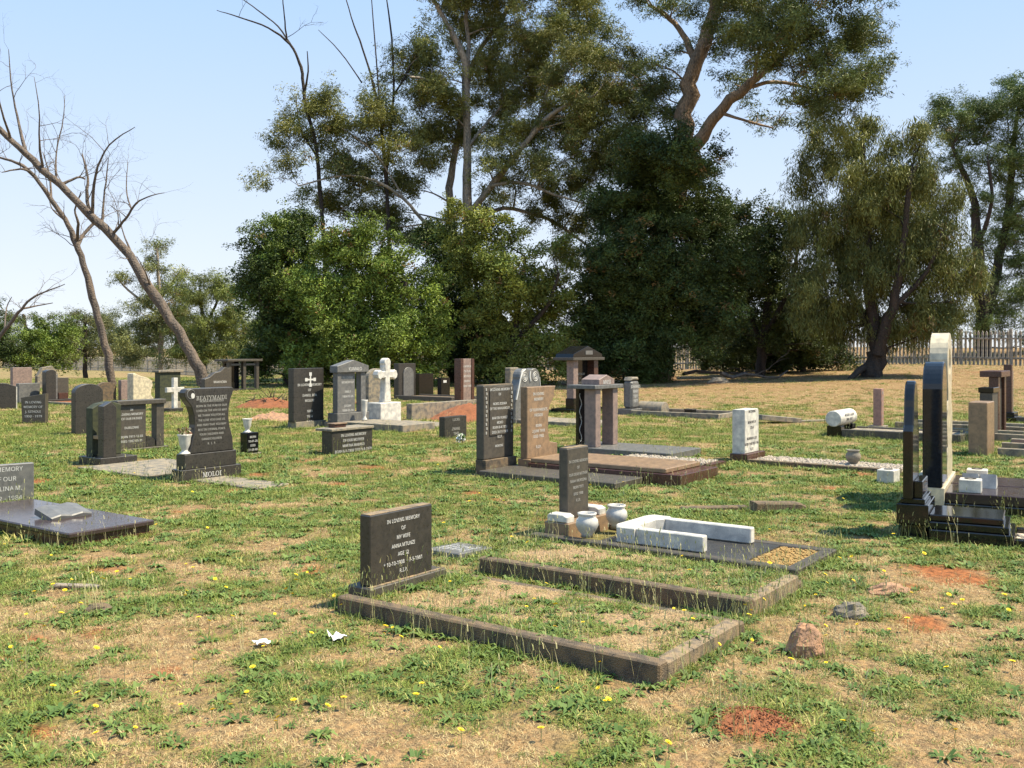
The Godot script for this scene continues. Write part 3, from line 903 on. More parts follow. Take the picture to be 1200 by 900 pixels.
func urn(label: String, at: Vector3, h: float, r: float, m: String, round_pot := false, flowers := false) -> Node3D:
	var o := thing("flower_vase", label, "vase", at)
	var b := Buf.new()
	if round_pot:
		b.lathe([Vector2(0.0, 0.0), Vector2(r * 0.55, 0.0), Vector2(r * 0.5, h * 0.12), Vector2(r * 0.75, h * 0.25), Vector2(r, h * 0.5), Vector2(r * 0.93, h * 0.72), Vector2(r * 0.7, h * 0.86), Vector2(r * 0.82, h * 0.93), Vector2(r * 0.84, h), Vector2(r * 0.64, h), Vector2(r * 0.6, h * 0.86), Vector2(r * 0.5, h * 0.6), Vector2(0, h * 0.55)])
	else:
		b.lathe([Vector2(0.0, 0.0), Vector2(r * 0.8, 0.0), Vector2(r * 0.78, h * 0.06), Vector2(r * 0.42, h * 0.16), Vector2(r * 0.45, h * 0.24), Vector2(r * 0.75, h * 0.5), Vector2(r * 0.86, h * 0.84), Vector2(r, h * 0.96), Vector2(r, h), Vector2(r * 0.8, h), Vector2(r * 0.7, h * 0.8), Vector2(0, h * 0.7)])
	part(b, "vase_body", M[m], o)
	if flowers:
		var f := Buf.new()
		for i in 40:
			var q := Vector3(rng.randfn(), 0, rng.randfn()) * r * 0.5 + Vector3(0, h + rng.randf() * r * 0.9, 0)
			var s := Vector3(rng.randfn(), rng.randfn(), rng.randfn()).normalized() * r * 0.4
			var t := Vector3(rng.randfn(), rng.randfn(), rng.randfn()).normalized() * r * 0.25
			f.col = [Color(0.5, 0.42, 0.3), Color(0.16, 0.15, 0.06), Color(0.22, 0.12, 0.08), Color(0.62, 0.55, 0.4)][i % 4]
			f.tri(q - s, q + t, q + s)
			f.tri(q - s, q + s, q - t)
		part(f, "dried_flowers", M.blade, o).set_meta("kind", "stuff")
	return o

func arched(w: float, h: float, rise: float, x := 0.0, y := 0.0) -> Array:
	var p := [Vector2(x, y), Vector2(x + w, y)]
	p.append_array(arc(x + w / 2, y + h - rise, w / 2, rise, 0, 180, 14))
	return p

func shifted(g: Node3D, x: float, y: float, z: float) -> Vector3:
	return g.position + g.basis * Vector3(x, y, z)

func make_graves() -> void:
	make_near_graves()
	make_left_graves()
	make_middle_graves()
	make_right_graves()

func make_near_graves() -> void:
	# the foreground grave
	var g := grave("kerbed_grave", "grave with upright dark granite headstone and grass filled kerb, white lettering of a wife's memorial", 434.5, 716)
	g.position.y = 0.0
	bx(g, "base", M.granite_worn, 0.0, 0.72, -0.05, 0.14, -0.2, 0.0, 0.008)
	var h := bx(g, "headstone", M.granite, 0.03, 0.61, 0.141, 0.575, -0.125, -0.035, 0.006)
	bx(h, "tan_top", M.rough_tan, 0.036, 0.604, 0.5755, 0.579, -0.119, -0.041, 0.001)  # thin tan layer over the top face, paler than the stone below
	bx(g, "tan_ledge", M.rough_tan, 0.008, 0.712, 0.1405, 0.1435, -0.034, -0.006, 0.001)  # thin tan strip along the base, paler than the base itself
	var t := "IN LOVING MEMORY\nOF\nMY WIFE\nANNA MTUNZI\nAGE 52\n* 10-10-1908  + 7-5-1961\nR.I.P."
	words(h, t, 0.024, Vector3(0.33, 0.355, -0.0335), M.letter, false, 0, 10.0)
	bx(g, "kerb", M.concrete_dark, -0.14, -0.05, -0.1, 0.105, -0.15, 2.02, 0.01)
	bx(g, "kerb", M.rough_tan, -0.048, 0.82, -0.1, 0.09, 1.93, 2.017, 0.01)
	bx(g, "kerb", M.concrete_dark, 0.822, 0.9, -0.1, 0.075, -0.2, 2.015, 0.01)
	bx(g, "soil_bed", M.dry_soil, -0.052, 0.824, -0.1, 0.078, 0.0, 1.932, 0.004)
	bed(g, -0.14, -0.05, -0.15, 2.02)
	bed(g, -0.05, 0.74, -0.2, 0.0)
	bed(g, -0.05, 0.82, 0.0, 1.93, 0.078)
	bed(g, -0.05, 0.9, 1.93, 2.02)
	# second: fallen tablet and kerb
	g = grave("kerbed_grave", "grass filled kerb grave without headstone, next to the wife's memorial grave", 560, 672)
	g.position.y = 0.0
	bx(g, "kerb", M.concrete_dark, 0.0, 0.09, -0.1, 0.115, 0.0, 2.02, 0.01)
	bx(g, "kerb", M.rough_tan, 0.092, 0.86, -0.1, 0.1, 1.93, 2.017, 0.01)
	bx(g, "kerb", M.concrete_dark, 0.862, 0.95, -0.1, 0.05, 0.0, 2.015, 0.01)
	bx(g, "soil_bed", M.dry_soil, 0.088, 0.864, -0.1, 0.088, 0.02, 1.932, 0.004)
	bed(g, 0.0, 0.09, 0.0, 2.02)
	bed(g, 0.09, 0.862, 0.0, 1.93, 0.088)
	bed(g, 0.0, 0.95, 1.93, 2.02)
	var pl := thing("fallen_plaque", "grey inscribed plaque lying flat in the grass behind the foreground headstone", "plaque", gp(500, 650), YAW)
	bx(pl, "plaque_slab", M.granite_grey, 0.0, 0.42, -0.03, 0.045, -0.02, 0.32, 0.006, Transform3D(Basis(Vector3.FORWARD, 0.04), Vector3.ZERO))
	for i in 5:
		var w := TextMesh.new()
		w.text = ["IN MEMORY OF", "ELIAS NDLOVU", "BORN 1902", "DIED 1957", "REST IN PEACE"][i]
		w.font = font_sans
		w.font_size = 24
		w.pixel_size = 0.028 / 17.5
		w.curve_step = 3.0
		w.depth = 0.002
		var o := part(w, "inscription", M.letter, pl)
		o.transform = Transform3D(Basis(Vector3.RIGHT, -PI / 2).rotated(Vector3.FORWARD, 0.04), Vector3(0.21, 0.0375, 0.04 + i * 0.055))
	bed(pl, 0, 0.42, -0.02, 0.32)
	# third: headstone on plinth, flat cover, marble kerbs
	g = grave("covered_grave", "grave with small brown granite headstone, low grey cover slab and loose white marble kerbs", 666, 634)
	g.position.y = 0.0
	bx(g, "base", M.granite_brown, 0.0, 0.66, -0.04, 0.14, -0.24, 0.0, 0.006)
	h = bx(g, "headstone", M.granite_worn, 0.16, 0.5, 0.142, 0.745, -0.2, -0.11, 0.007)
	bx(h, "tan_top", M.rough_tan, 0.166, 0.494, 0.7455, 0.749, -0.194, -0.116, 0.001)  # thin paler tan layer on the upper face
	words(h, "IN LOVING MEMORY\nOF\nOUR DEAR MOTHER\nSARAH MOKOENA\nBORN 1911\nDIED 1968\nR.I.P.", 0.024, Vector3(0.33, 0.46, -0.1085), M.letter_dim, false, 0, 12.0)
	for x in [[0.01, 0.13], [0.53, 0.65]]:
		shape(g, "vase_block", M.marble, [Vector2(-0.22, 0.142), Vector2(-0.02, 0.142), Vector2(-0.02, 0.19), Vector2(-0.06, 0.21), Vector2(-0.2, 0.21), Vector2(-0.22, 0.19)], x[0], x[1], 0.008, Transform3D(Basis(Vector3(0, 0, 1), Vector3(0, 1, 0), Vector3(-1, 0, 0)), Vector3(x[0] + x[1], 0, 0)))
	# frame with a polished cover in it
	kerb_frame(g, M.granite_worn, -0.13, 0.76, -0.3, 1.98, 0.05, 0.1)
	bx(g, "cover_slab", M.granite, -0.028, 0.658, -0.05, 0.042, 0.3, 1.56, 0.005)
	bx(g, "chip_bed", M.yellow_chip, -0.028, 0.658, -0.05, 0.03, 1.564, 1.878, 0.004)
	var grit := Buf.new()
	for i in 500:
		var q := Vector3(rng.randf_range(0.0, 0.64), 0.033, rng.randf_range(1.58, 1.86))
		grit.box(q.x - 0.009, q.x + 0.009, q.y - 0.008, q.y + rng.randf_range(0.002, 0.012), q.z - 0.009, q.z + 0.009, 0.003)
	var go := part(grit, "chippings", M.yellow_chip, g)
	go.set_meta("kind", "stuff")
	# white kerb pieces standing on it
	bx(g, "marble_kerb", M.marble, 0.02, 0.1, 0.044, 0.17, 0.62, 1.2, 0.008)
	bx(g, "marble_kerb", M.marble, 0.56, 0.64, 0.044, 0.17, 0.6, 1.36, 0.008)
	shape(g, "marble_kerb", M.marble, [Vector2(0.0, -0.62), Vector2(0.13, -0.62), Vector2(0.2, -0.56), Vector2(0.48, -0.56), Vector2(0.55, -0.6), Vector2(0.68, -0.6), Vector2(0.68, -0.44), Vector2(0.6, -0.4), Vector2(0.1, -0.4), Vector2(0.0, -0.46)], 0.044, 0.172, 0.008, Transform3D(Basis(Vector3.RIGHT, -PI / 2), Vector3.ZERO))
	bed(g, -0.13, 0.76, -0.3, 1.98)
	urn("round white pot by the left block of the small brown headstone", shifted(g, 0.02, 0.05, 0.17), 0.2, 0.095, "vase_white", true)
	urn("round white pot standing between small brown headstone and loose marble kerbs", shifted(g, 0.52, 0.05, 0.16), 0.2, 0.095, "vase_white", true)

func make_left_graves() -> void:
	var g: Node3D
	var h: MeshInstance3D
	# flat slab with a book
	g = grave("ledger_grave", "low polished purple brown ledger slab with open book plaque on it", 80, 643)
	g.position.y = 0.0
	bx(g, "ledger_base", M.granite_red, 0.03, 0.75, -0.06, 0.08, -2.0, -0.03, 0.006)
	bx(g, "ledger", M.granite_purple, 0.0, 0.78, 0.08, 0.125, -2.03, 0.0, 0.01)
	h = shape(g, "book_plaque", M.granite_grey, [Vector2(-0.19, 0.126), Vector2(0.19, 0.126), Vector2(0.19, 0.18), Vector2(0.1, 0.2), Vector2(0.0, 0.185), Vector2(-0.1, 0.2), Vector2(-0.19, 0.18)], -0.14, 0.14, 0.01, Transform3D(Basis(Vector3.RIGHT, 0.22), Vector3(0.42, 0.0, -0.85)))
	bed(g, 0, 0.78, -2.03, 0)
	g = grave("upright_gravestone", "grey inscribed headstone standing behind the polished purple brown ledger slab", -22, 592, 40.0)
	h = bx(g, "headstone", M.granite_grey, -0.1, 0.5, -0.06, 0.4, -0.08, 0.0, 0.006)
	words(h, "IN MEMORY\nOF OUR\nPAULINA M.\n1922 - 1984", 0.045, Vector3(0.22, 0.2, 0.0015), M.letter, false, 0, 10.0)
	bed(g, -0.1, 0.5, -0.08, 0.0)
	# scroll stone with long verse
	g = grave("scroll_gravestone", "waisted scroll shaped dark granite headstone full of lines of verse on double base", 214, 566)
	bx(g, "base", M.granite, 0.0, 0.86, -0.06, 0.15, -0.22, 0.0, 0.006)
	bx(g, "upper_base", M.granite, 0.05, 0.81, 0.151, 0.33, -0.2, -0.03, 0.006)
	var sc := []
	sc.append_array([Vector2(0.14, 0.332), Vector2(0.79, 0.332)])
	for q in [[0.775, 0.5], [0.735, 0.62], [0.715, 0.74], [0.72, 0.86], [0.745, 0.97], [0.785, 1.06], [0.79, 1.1], [0.77, 1.12]]:
		sc.append(Vector2(q[0], q[1]))
	for q in [[0.16, 1.12], [0.1, 1.11], [0.07, 1.07], [0.075, 1.02], [0.11, 0.97], [0.17, 0.9], [0.205, 0.8], [0.215, 0.68], [0.2, 0.55], [0.17, 0.45]]:
		sc.append(Vector2(q[0], q[1]))
	h = shape(g, "headstone", M.granite, sc, -0.18, -0.06, 0.008)
	var rol := Buf.new()
	rol.tube(PackedVector3Array(_ring(Vector3(0.16, 1.05, -0.06), 0.055)), PackedFloat32Array(_same(0.006, 17)), 5)
	part(rol, "scroll_carving", M.granite_grey, h)
	shape(h, "carved_flower", M.letter, arc(0.185, 1.03, 0.028, 0.034, 0, 315, 7), -0.061, -0.054, 0.002)
	words(h, "BEATYMAIDI", 0.052, Vector3(0.46, 1.0, -0.0585), M.letter_dim, true)
	words(h, "NOMSA MATSHIDISO\nBORN IN THE YEAR OF OUR\nLORD ON THE 4TH OF MAY\nWE THANK YOU FOR ALL\nTHE LOVE YOU GAVE US\nAND PRAY THAT YOU MAY\nREST IN ETERNAL PEACE\nYOUR CHILDREN AND\nGRANDCHILDREN\nR.  I.  P.", 0.027, Vector3(0.46, 0.7, -0.0585), M.letter_dim, false, 0, 8.5)
	words(g, "MOLOI", 0.06, Vector3(0.42, 0.07, 0.0015), M.letter, true)
	bx(g, "grave_slab", M.concrete, 0.12, 0.6, -0.06, 0.03, 0.02, 1.2, 0.008)
	bed(g, 0, 0.86, -0.22, 0.02)
	bed(g, 0.16, 0.56, 0.02, 1.15)
	urn("white vase of dried flowers on base corner of the scroll headstone", shifted(g, 0.1, 0.331, -0.1), 0.24, 0.085, "vase_white", false, true)
	g = grave("name_block", "small dark granite block with two dates, white vase standing on top, beside scroll headstone", 289.5, 533)
	bx(g, "kerb", M.concrete, -0.9, 0.3, -0.05, 0.02, -0.2, 0.02, 0.006)
	h = bx(g, "block", M.granite_black, 0.0, 0.22, 0.021, 0.33, -0.16, 0.0, 0.006)
	words(h, "BORN\n10-01-20\nDIED\n31-08-98", 0.032, Vector3(0.11, 0.17, 0.0015), M.letter, false, 0, 6.0)
	bed(g, -0.9, 0.3, -0.2, 0.02)
	urn("empty white vase standing on the dark dated block", shifted(g, 0.07, 0.33, -0.08), 0.21, 0.075, "vase_white")
	# stepped mossy monument and pillar
	g = grave("stepped_monument", "mossy dark monument of tall panel and slant topped pillar joined by a shelf", 121, 545)
	bx(g, "base", M.granite, -0.06, 0.5, -0.06, 0.1, -0.5, 0.03, 0.006)
	var pil := PackedVector2Array()
	shape(g, "pillar", M.granite, [Vector2(0.0, 0.1), Vector2(0.2, 0.1), Vector2(0.2, 0.78), Vector2(0.12, 0.86), Vector2(0.0, 0.8)], -0.13, 0.0, 0.006)
	shape(g, "panel", M.mossy, [Vector2(0.02, 0.101), Vector2(0.46, 0.101), Vector2(0.46, 0.8), Vector2(0.3, 0.85), Vector2(0.12, 0.82), Vector2(0.02, 0.76)], -0.46, -0.3, 0.008)
	bx(g, "shelf", M.granite_brown, 0.03, 0.17, 0.34, 0.39, -0.298, -0.132, 0.004)
	bx(g, "grave_slab", M.concrete, -0.4, 0.9, -0.06, 0.02, 0.06, 1.6, 0.006)
	bed(g, -0.4, 0.9, -0.5, 1.6)
	g = grave("arched_gravestone", "arch topped dark granite headstone behind the mossy stepped monument", 88, 510)
	h = shape(g, "headstone", M.granite, arched(0.56, 0.98, 0.16, 0, -0.04), -0.14, 0.0, 0.01)
	g = grave("frame_gravestone", "post and lintel granite gravestone with inscribed tablet beside open gap", 139, 530)
	bx(g, "base", M.granite_worn, -0.04, 0.86, -0.06, 0.04, -0.24, 0.03, 0.006)
	bx(g, "lintel", M.granite_worn, -0.02, 0.84, 0.72, 0.79, -0.2, 0.0, 0.006)
	h = bx(g, "tablet", M.granite_worn, 0.0, 0.5, 0.041, 0.719, -0.14, -0.04, 0.005)
	words(h, "IN\nLOVING MEMORY\nOF OUR FATHER\n\nDUBUZANE\n\nBORN 1911-12-03\nDIED 1987-05-11", 0.036, Vector3(0.25, 0.4, -0.0385), M.letter, false, 0, 5.0)
	bx(g, "post", M.granite_worn, 0.68, 0.82, 0.041, 0.719, -0.17, -0.03, 0.005)
	shape(g, "wedge", M.granite, [Vector2(0.51, 0.041), Vector2(0.67, 0.041), Vector2(0.67, 0.14), Vector2(0.6, 0.2), Vector2(0.51, 0.22)], -0.12, -0.05, 0.005)
	bed(g, -0.04, 0.86, -0.24, 0.03)
	# small ones behind
	g = grave("wave_gravestone", "white headstone with wavy sloping edge beside pinkish block", 156, 472)
	h = shape(g, "headstone", M.cream, [Vector2(0, -0.05), Vector2(0.66, -0.05), Vector2(0.68, 0.12), Vector2(0.6, 0.2), Vector2(0.6, 0.36), Vector2(0.66, 0.5), Vector2(0.62, 0.64), Vector2(0.48, 0.72), Vector2(0.26, 0.78), Vector2(0.06, 0.86), Vector2(0, 0.85)], -0.3, 0.0, 0.012)
	g = grave("block_gravestone", "pinkish brown square headstone left of the white wavy one", 142, 469)
	bx(g, "headstone", M.granite_pink, 0, 0.42, -0.05, 0.62, -0.16, 0.0)
	g = grave("round_gravestone", "small brownish stone with low rounded top between leaning trunk and white wavy headstone", 115, 470)
	shape(g, "headstone", M.concrete_dark, arched(0.6, 0.62, 0.14, 0, -0.05), -0.14, 0.0)
	g = grave("slab_gravestone", "greenish grey upright slab under a thin lintel next to small white cross", 190, 481)
	bx(g, "base", M.concrete, 0.0, 0.56, -0.06, 0.22, -0.3, 0.0)
	bx(g, "slab", M.mossy, -0.04, 0.58, 0.221, 0.98, -0.26, -0.04)
	bx(g, "lintel", M.concrete, -0.1, 0.66, 0.981, 1.04, -0.3, 0.0)
	g = grave("cross_gravestone", "small plain white cross standing by the greenish slab", 203, 483)
	var cr := Buf.new()
	bx(g, "base", M.granite, -0.12, 0.28, -0.05, 0.1, -0.24, 0.02)
	shape(g, "cross", M.marble, [Vector2(0.03, 0.1), Vector2(0.15, 0.1), Vector2(0.15, 0.5), Vector2(0.34, 0.5), Vector2(0.34, 0.62), Vector2(0.15, 0.62), Vector2(0.15, 0.86), Vector2(0.03, 0.86), Vector2(0.03, 0.62), Vector2(-0.16, 0.62), Vector2(-0.16, 0.5), Vector2(0.03, 0.5)], -0.12, -0.02)
	g = grave("slant_gravestone", "wide dark headstone with slanting rough top in front of the thickest leaning trunk", 240, 466)
	h = shape(g, "headstone", M.granite_worn, [Vector2(0, -0.05), Vector2(1.0, -0.05), Vector2(1.0, 0.94), Vector2(0.8, 0.98), Vector2(0.62, 0.84), Vector2(0.4, 0.8), Vector2(0.2, 0.66), Vector2(0.0, 0.6)], -0.2, 0.0, 0.01)
	words(h, "MAKHOBA", 0.08, Vector3(0.6, 0.5, 0.0015), M.letter, false)
	g = grave("canopy_gravestone", "dark gravestone under flat canopy on square posts beside the thicket", 268, 458)
	bx(g, "base", M.granite, -0.1, 1.5, -0.06, 0.06, -0.6, 0.06)
	bx(g, "canopy", M.granite_worn, -0.12, 1.52, 1.1, 1.18, -0.7, 0.1)
	bx(g, "tablet", M.granite_black, 0.02, 0.7, 0.061, 1.099, -0.4, -0.28)
	for x in [0.0, 0.68, 1.3]:
		bx(g, "post", M.granite_worn, x, x + 0.13, 0.061, 1.099, -0.14, 0.0)
	bx(g, "beam", M.granite_grey, 0.14, 0.6, 0.94, 1.02, -0.1, -0.03)
	bx(g, "beam", M.granite_grey, 0.82, 1.28, 0.94, 1.02, -0.1, -0.03)
	# far left group
	g = grave("tilted_gravestone", "leaning dark grey slab headstone with sloping top and worn white lettering", 26, 496, 8.0)
	h = shape(g, "headstone", M.granite_worn, [Vector2(0.0, -0.05), Vector2(0.46, -0.05), Vector2(0.5, 0.61), Vector2(0.0, 0.55)], -0.2, 0.0, 0.006, Transform3D(Basis(Vector3.BACK, 0.05), Vector3.ZERO))
	words(h, "IN LOVING\nMEMORY OF\nJ. SITHOLE\n1930 - 1979", 0.05, Vector3(0.22, 0.3, 0.0015), M.letter, false, 0, 6.0)
	g = grave("dark_gravestone", "dark headstone with white side band left of the leaning slab headstone", -12, 480, 35.0)
	h = shape(g, "headstone", M.granite, [Vector2(0, -0.05), Vector2(0.62, -0.05), Vector2(0.62, 0.6), Vector2(0.4, 0.68), Vector2(0.0, 0.7)], -0.16, 0.0)
	bx(g, "side_band", M.marble, 0.622, 0.65, 0.0, 0.58, -0.14, -0.02, 0.004)
	g = grave("square_gravestone", "pinkish square headstone far off behind the white banded dark one", 15, 457)
	bx(g, "headstone", M.granite_pink, 0, 0.75, -0.05, 0.86, -0.2, 0.0)
	g = grave("low_gravestone", "pale grey low headstone directly behind the leaning slab headstone", 22, 473)
	bx(g, "headstone", M.granite_grey, 0, 0.62, -0.05, 0.58, -0.16, 0.0)
	g = grave("rough_gravestone", "far pale rough headstone behind the tall dark ribbed one", 44, 456)
	shape(g, "headstone", M.concrete, [Vector2(0, -0.05), Vector2(0.8, -0.05), Vector2(0.84, 0.6), Vector2(0.6, 0.9), Vector2(0.2, 0.84), Vector2(0, 0.5)], -0.2, 0.0)
	g = grave("ribbed_gravestone", "tall narrow dark headstone with inset panel and stepped base over a red soil grave", 54, 473)
	bx(g, "base", M.granite, -0.1, 0.74, -0.06, 0.12, -0.3, 0.1)
	shape(g, "headstone", M.granite, arched(0.3, 0.86, 0.08, 0, 0.121), -0.22, 0.0)
	bx(g, "column", M.granite_grey, 0.302, 0.36, 0.121, 0.84, -0.2, -0.02)
	bx(g, "side_tablet", M.granite_worn, 0.38, 0.72, 0.3, 0.74, -0.14, -0.06)
	bx(g, "side_foot", M.granite_red, 0.4, 0.7, 0.121, 0.299, -0.16, -0.04)
	kerb_frame(g, M.concrete, -0.1, 0.9, 0.102, 1.9, 0.08)
	bx(g, "soil_bed", M.red_soil, -0.008, 0.808, -0.05, 0.06, 0.11, 1.8)
	bed(g, -0.1, 0.9, -0.3, 1.9)

func _ring(c: Vector3, r: float) -> Array:
	var o := []
	for i in 17:
		var a := TAU * i / 16.0
		o.append(c + Vector3(cos(a) * r, sin(a) * r, 0.0))
	return o

func _same(x: float, k: int) -> Array:
	var o := []
	o.resize(k)
	o.fill(x)
	return o

func carved_cross(h: Node3D, c: Vector3, s: float) -> void:
	var p := []
	for k in 4:
		var a := k * 90.0
		for q in [[0.13, 0.2], [0.13, 0.75], [0.3, 0.8], [0.3, 1.0]]:
			p.append(Vector2(q[0], -q[1]).rotated(deg_to_rad(a)) * s if true else Vector2.ZERO)
		for q in [[-0.3, 1.0], [-0.3, 0.8], [-0.13, 0.75], [-0.13, 0.2]]:
			pass
	var cr := Buf.new()
	var tr := Transform3D(Basis(), c)
	cr.box(-0.13 * s, 0.13 * s, -s, s, 0, 0.004, 0.001, tr)
	cr.box(-s, s, -0.13 * s, 0.13 * s, 0.0005, 0.0046, 0.001, tr)
	for v in [Vector2(0, 0.85), Vector2(0, -0.85), Vector2(0.85, 0), Vector2(-0.85, 0)]:
		cr.box((v.x - 0.26) * s, (v.x + 0.26) * s, (v.y - 0.26) * s, (v.y + 0.26) * s, 0.0002, 0.0052, 0.001, tr)
	part(cr, "carved_cross", M.letter, h)

func make_middle_graves() -> void:
	var g: Node3D
	var h: MeshInstance3D
	g = grave("cross_tablet_gravestone", "plain square granite headstone bearing a pale carved cross emblem", 344, 503)
	bx(g, "base", M.concrete, 0.04, 0.84, -0.06, 0.14, -0.22, 0.03)
	h = bx(g, "headstone", M.granite, 0.0, 0.8, 0.141, 1.2, -0.16, 0.0)
	carved_cross(h, Vector3(0.44, 0.97, 0.0005), 0.13)
	words(h, "IN LOVING MEMORY\nOF\nDANIEL BEN\nMOLEFE\n\n1899\n1974\nR.I.P.", 0.05, Vector3(0.42, 0.5, 0.0015), M.letter, false, 0, 8.0)
	bed(g, 0, 0.84, -0.22, 0.03)
	g = grave("low_block_gravestone", "low wide dark block gravestone with white lettering, rusty tin on its concrete top", 389, 534)
	h = bx(g, "block", M.granite, 0.0, 0.86, -0.06, 0.36, -0.22, 0.0)
	bx(g, "top_slab", M.concrete, -0.02, 0.88, 0.361, 0.4, -0.34, 0.02)
	words(h, "IN LOVING MEMORY\nOF OUR MOTHER\nMARTHA MABASO\nBORN 6-6-1908 DIED 9-9-1979", 0.042, Vector3(0.45, 0.17, 0.0015), M.letter, false, 0, 4.0)
	bed(g, -0.02, 0.88, -0.5, 0.02)
	var tin := thing("flower_tray", "small reddish brick shaped flower tray on the low block gravestone", "tray", shifted(g, 0.3, 0.4, -0.2), YAW)
	bx(tin, "tray", M.granite_red, -0.12, 0.12, 0.0, 0.05, -0.07, 0.07)
	bx(tin, "rim", M.granite_brown, -0.135, 0.135, 0.051, 0.066, -0.085, 0.085)
	g = grave("temple_gravestone", "grey temple shaped gravestone with pediment and side pillars on long plinth", 398, 502)
	bx(g, "plinth", M.concrete, -0.06, 1.1, -0.06, 0.12, -0.4, 0.05)
	bx(g, "base", M.granite_grey, -0.04, 0.86, 0.121, 0.3, -0.3, -0.02)
	bx(g, "pillar", M.granite_grey, 0.0, 0.11, 0.301, 1.12, -0.2, -0.06)
	bx(g, "pillar", M.granite_grey, 0.66, 0.8, 0.301, 1.12, -0.2, -0.06)
	h = bx(g, "tablet", M.granite_grey, 0.112, 0.52, 0.301, 1.119, -0.17, -0.09)
	words(h, "IN LOVING\nMEMORY OF\n\nEMILY\n1904-12-26\n\nJOSIAH\n1898-03-14", 0.045, Vector3(0.315, 0.68, -0.0885), M.letter, false, 0, 8.0)
	h = shape(g, "pediment", M.granite_grey, [Vector2(-0.04, 1.121), Vector2(0.85, 1.121), Vector2(0.85, 1.25), Vector2(0.42, 1.37), Vector2(-0.04, 1.25)], -0.24, -0.02)
	words(h, "KUMALO", 0.07, Vector3(0.46, 1.19, -0.0185), M.letter, false)
	bx(g, "grave_slab", M.concrete, 0.0, 0.94, -0.06, 0.14, 0.052, 1.7)
	bed(g, -0.06, 1.1, -0.4, 1.7)
	urn("tall slim white urn in front of the temple shaped gravestone", shifted(g, 0.5, 0.141, 0.2), 0.42, 0.07, "marble")
	g = grave("cross_gravestone", "tall white stone cross with rounded ends on square white pedestal", 446, 498)
	bx(g, "pedestal", M.marble, 0.0, 0.64, -0.06, 0.46, -0.4, 0.0, 0.012)
	var c := []
	for q in [[0.22, 0.46], [0.44, 0.46], [0.4, 0.98], [0.5, 0.97], [0.56, 0.94], [0.62, 0.98], [0.64, 1.05], [0.61, 1.12], [0.55, 1.15], [0.49, 1.12], [0.41, 1.12], [0.42, 1.2]]:
		c.append(Vector2(q[0], q[1] + 0.002))
	c.append_array(arc(0.33, 1.3, 0.1, 0.1, -30, 210, 10))
	for q in [[0.24, 1.2], [0.25, 1.12], [0.17, 1.12], [0.11, 1.15], [0.05, 1.12], [0.02, 1.05], [0.04, 0.98], [0.1, 0.94], [0.16, 0.97], [0.26, 0.98]]:
		c.append(Vector2(q[0], q[1] + 0.002))
	shape(g, "cross", M.marble, c, -0.26, -0.1, 0.014)
	bx(g, "grave_slab", M.concrete, 0.0, 0.8, -0.06, 0.06, 0.02, 1.5)
	bed(g, 0, 0.8, -0.4, 1.5)
	g = grave("round_gravestone", "pale grey headstone with full rounded top standing behind the white cross", 432, 474)
	bx(g, "base", M.concrete, -0.04, 0.78, -0.06, 0.1, -0.2, 0.04)
	shape(g, "headstone", M.concrete, arched(0.74, 0.92, 0.26, 0, 0.101), -0.15, 0.0, 0.01)
	g = grave("inset_gravestone", "square grey headstone with lighter arched inset panel on a long dark kerb", 467, 468)
	h = bx(g, "headstone", M.granite, 0.0, 0.8, -0.06, 1.12, -0.2, 0.0)
	shape(h, "arched_panel", M.granite_grey, arched(0.48, 0.9, 0.22, 0.2, 0.1), 0.001, 0.03, 0.006)
	kerb_frame(g, M.granite_worn, -0.2, 1.0, 0.04, 2.3, 0.14)
	bx(g, "gravel_bed", M.concrete_dark, -0.1, 0.9, -0.05, 0.1, 0.05, 2.2)
	bed(g, -0.2, 1.0, 0.0, 2.3)
	g = grave("dark_gravestone", "wide dark headstone in thicket's shade right of the arched inset one", 491, 466)
	bx(g, "headstone", M.granite_black, 0, 0.72, -0.05, 0.78, -0.16, 0.0)
	g = grave("dark_gravestone", "narrow dark headstone with pale mark close to the brown column gravestone", 517, 467)
	h = bx(g, "headstone", M.granite_black, 0, 0.44, -0.05, 0.66, -0.16, 0.0)
	bx(h, "pale_mark", M.letter, 0.1, 0.26, 0.5, 0.58, 0.001, 0.008, 0.002)
	g = grave("column_gravestone", "tall pinkish brown headstone with dark side columns behind the red soil bed", 540, 474)
	bx(g, "base", M.concrete, -0.1, 0.74, -0.06, 0.12, -0.3, 0.06)
	h = bx(g, "headstone", M.granite_pink, 0.13, 0.5, 0.121, 1.3, -0.2, -0.02)
	bx(g, "column", M.granite_red, 0.0, 0.128, 0.121, 1.3, -0.24, 0.0)
	bx(g, "column", M.granite_red, 0.502, 0.62, 0.121, 1.3, -0.24, 0.0)
	words(h, "IN MEMORY\nOF OUR\nMOTHER\nDORAH\n1909-1986", 0.06, Vector3(0.315, 0.8, -0.0185), M.letter, false, 0, 12.0)
	# red soil bed
	var rb := grave("soil_grave", "raised red soil grave with concrete edge in front of the brown column gravestone", 486, 492, YAW, "grave")
	bx(rb, "edge", M.concrete, -0.1, 2.1, -0.06, 0.36, -0.16, 0.0)
	var mo := Buf.new()
	_mound(mo, Vector3(1.0, 0.0, 0.9), 1.15, 1.0, 0.34)
	part(mo, "soil_mound", M.red_soil, rb)
	bed(rb, -0.1, 2.1, -0.16, 1.6)
	g = grave("low_block_gravestone", "small dark block headstone beside white flower posy, in front of red soil", 521, 514)
	h = bx(g, "headstone", M.granite, 0.0, 0.62, -0.05, 0.38, -0.13, 0.0)
	words(h, "LUCAS\n\nZWANE\n1949", 0.05, Vector3(0.32, 0.2, 0.0015), M.letter_dim, false)
	var po := thing("flower_posy", "white artificial flower posy on the grass by the small dark block headstone", "flowers", gp(540, 519))
	var f := Buf.new()
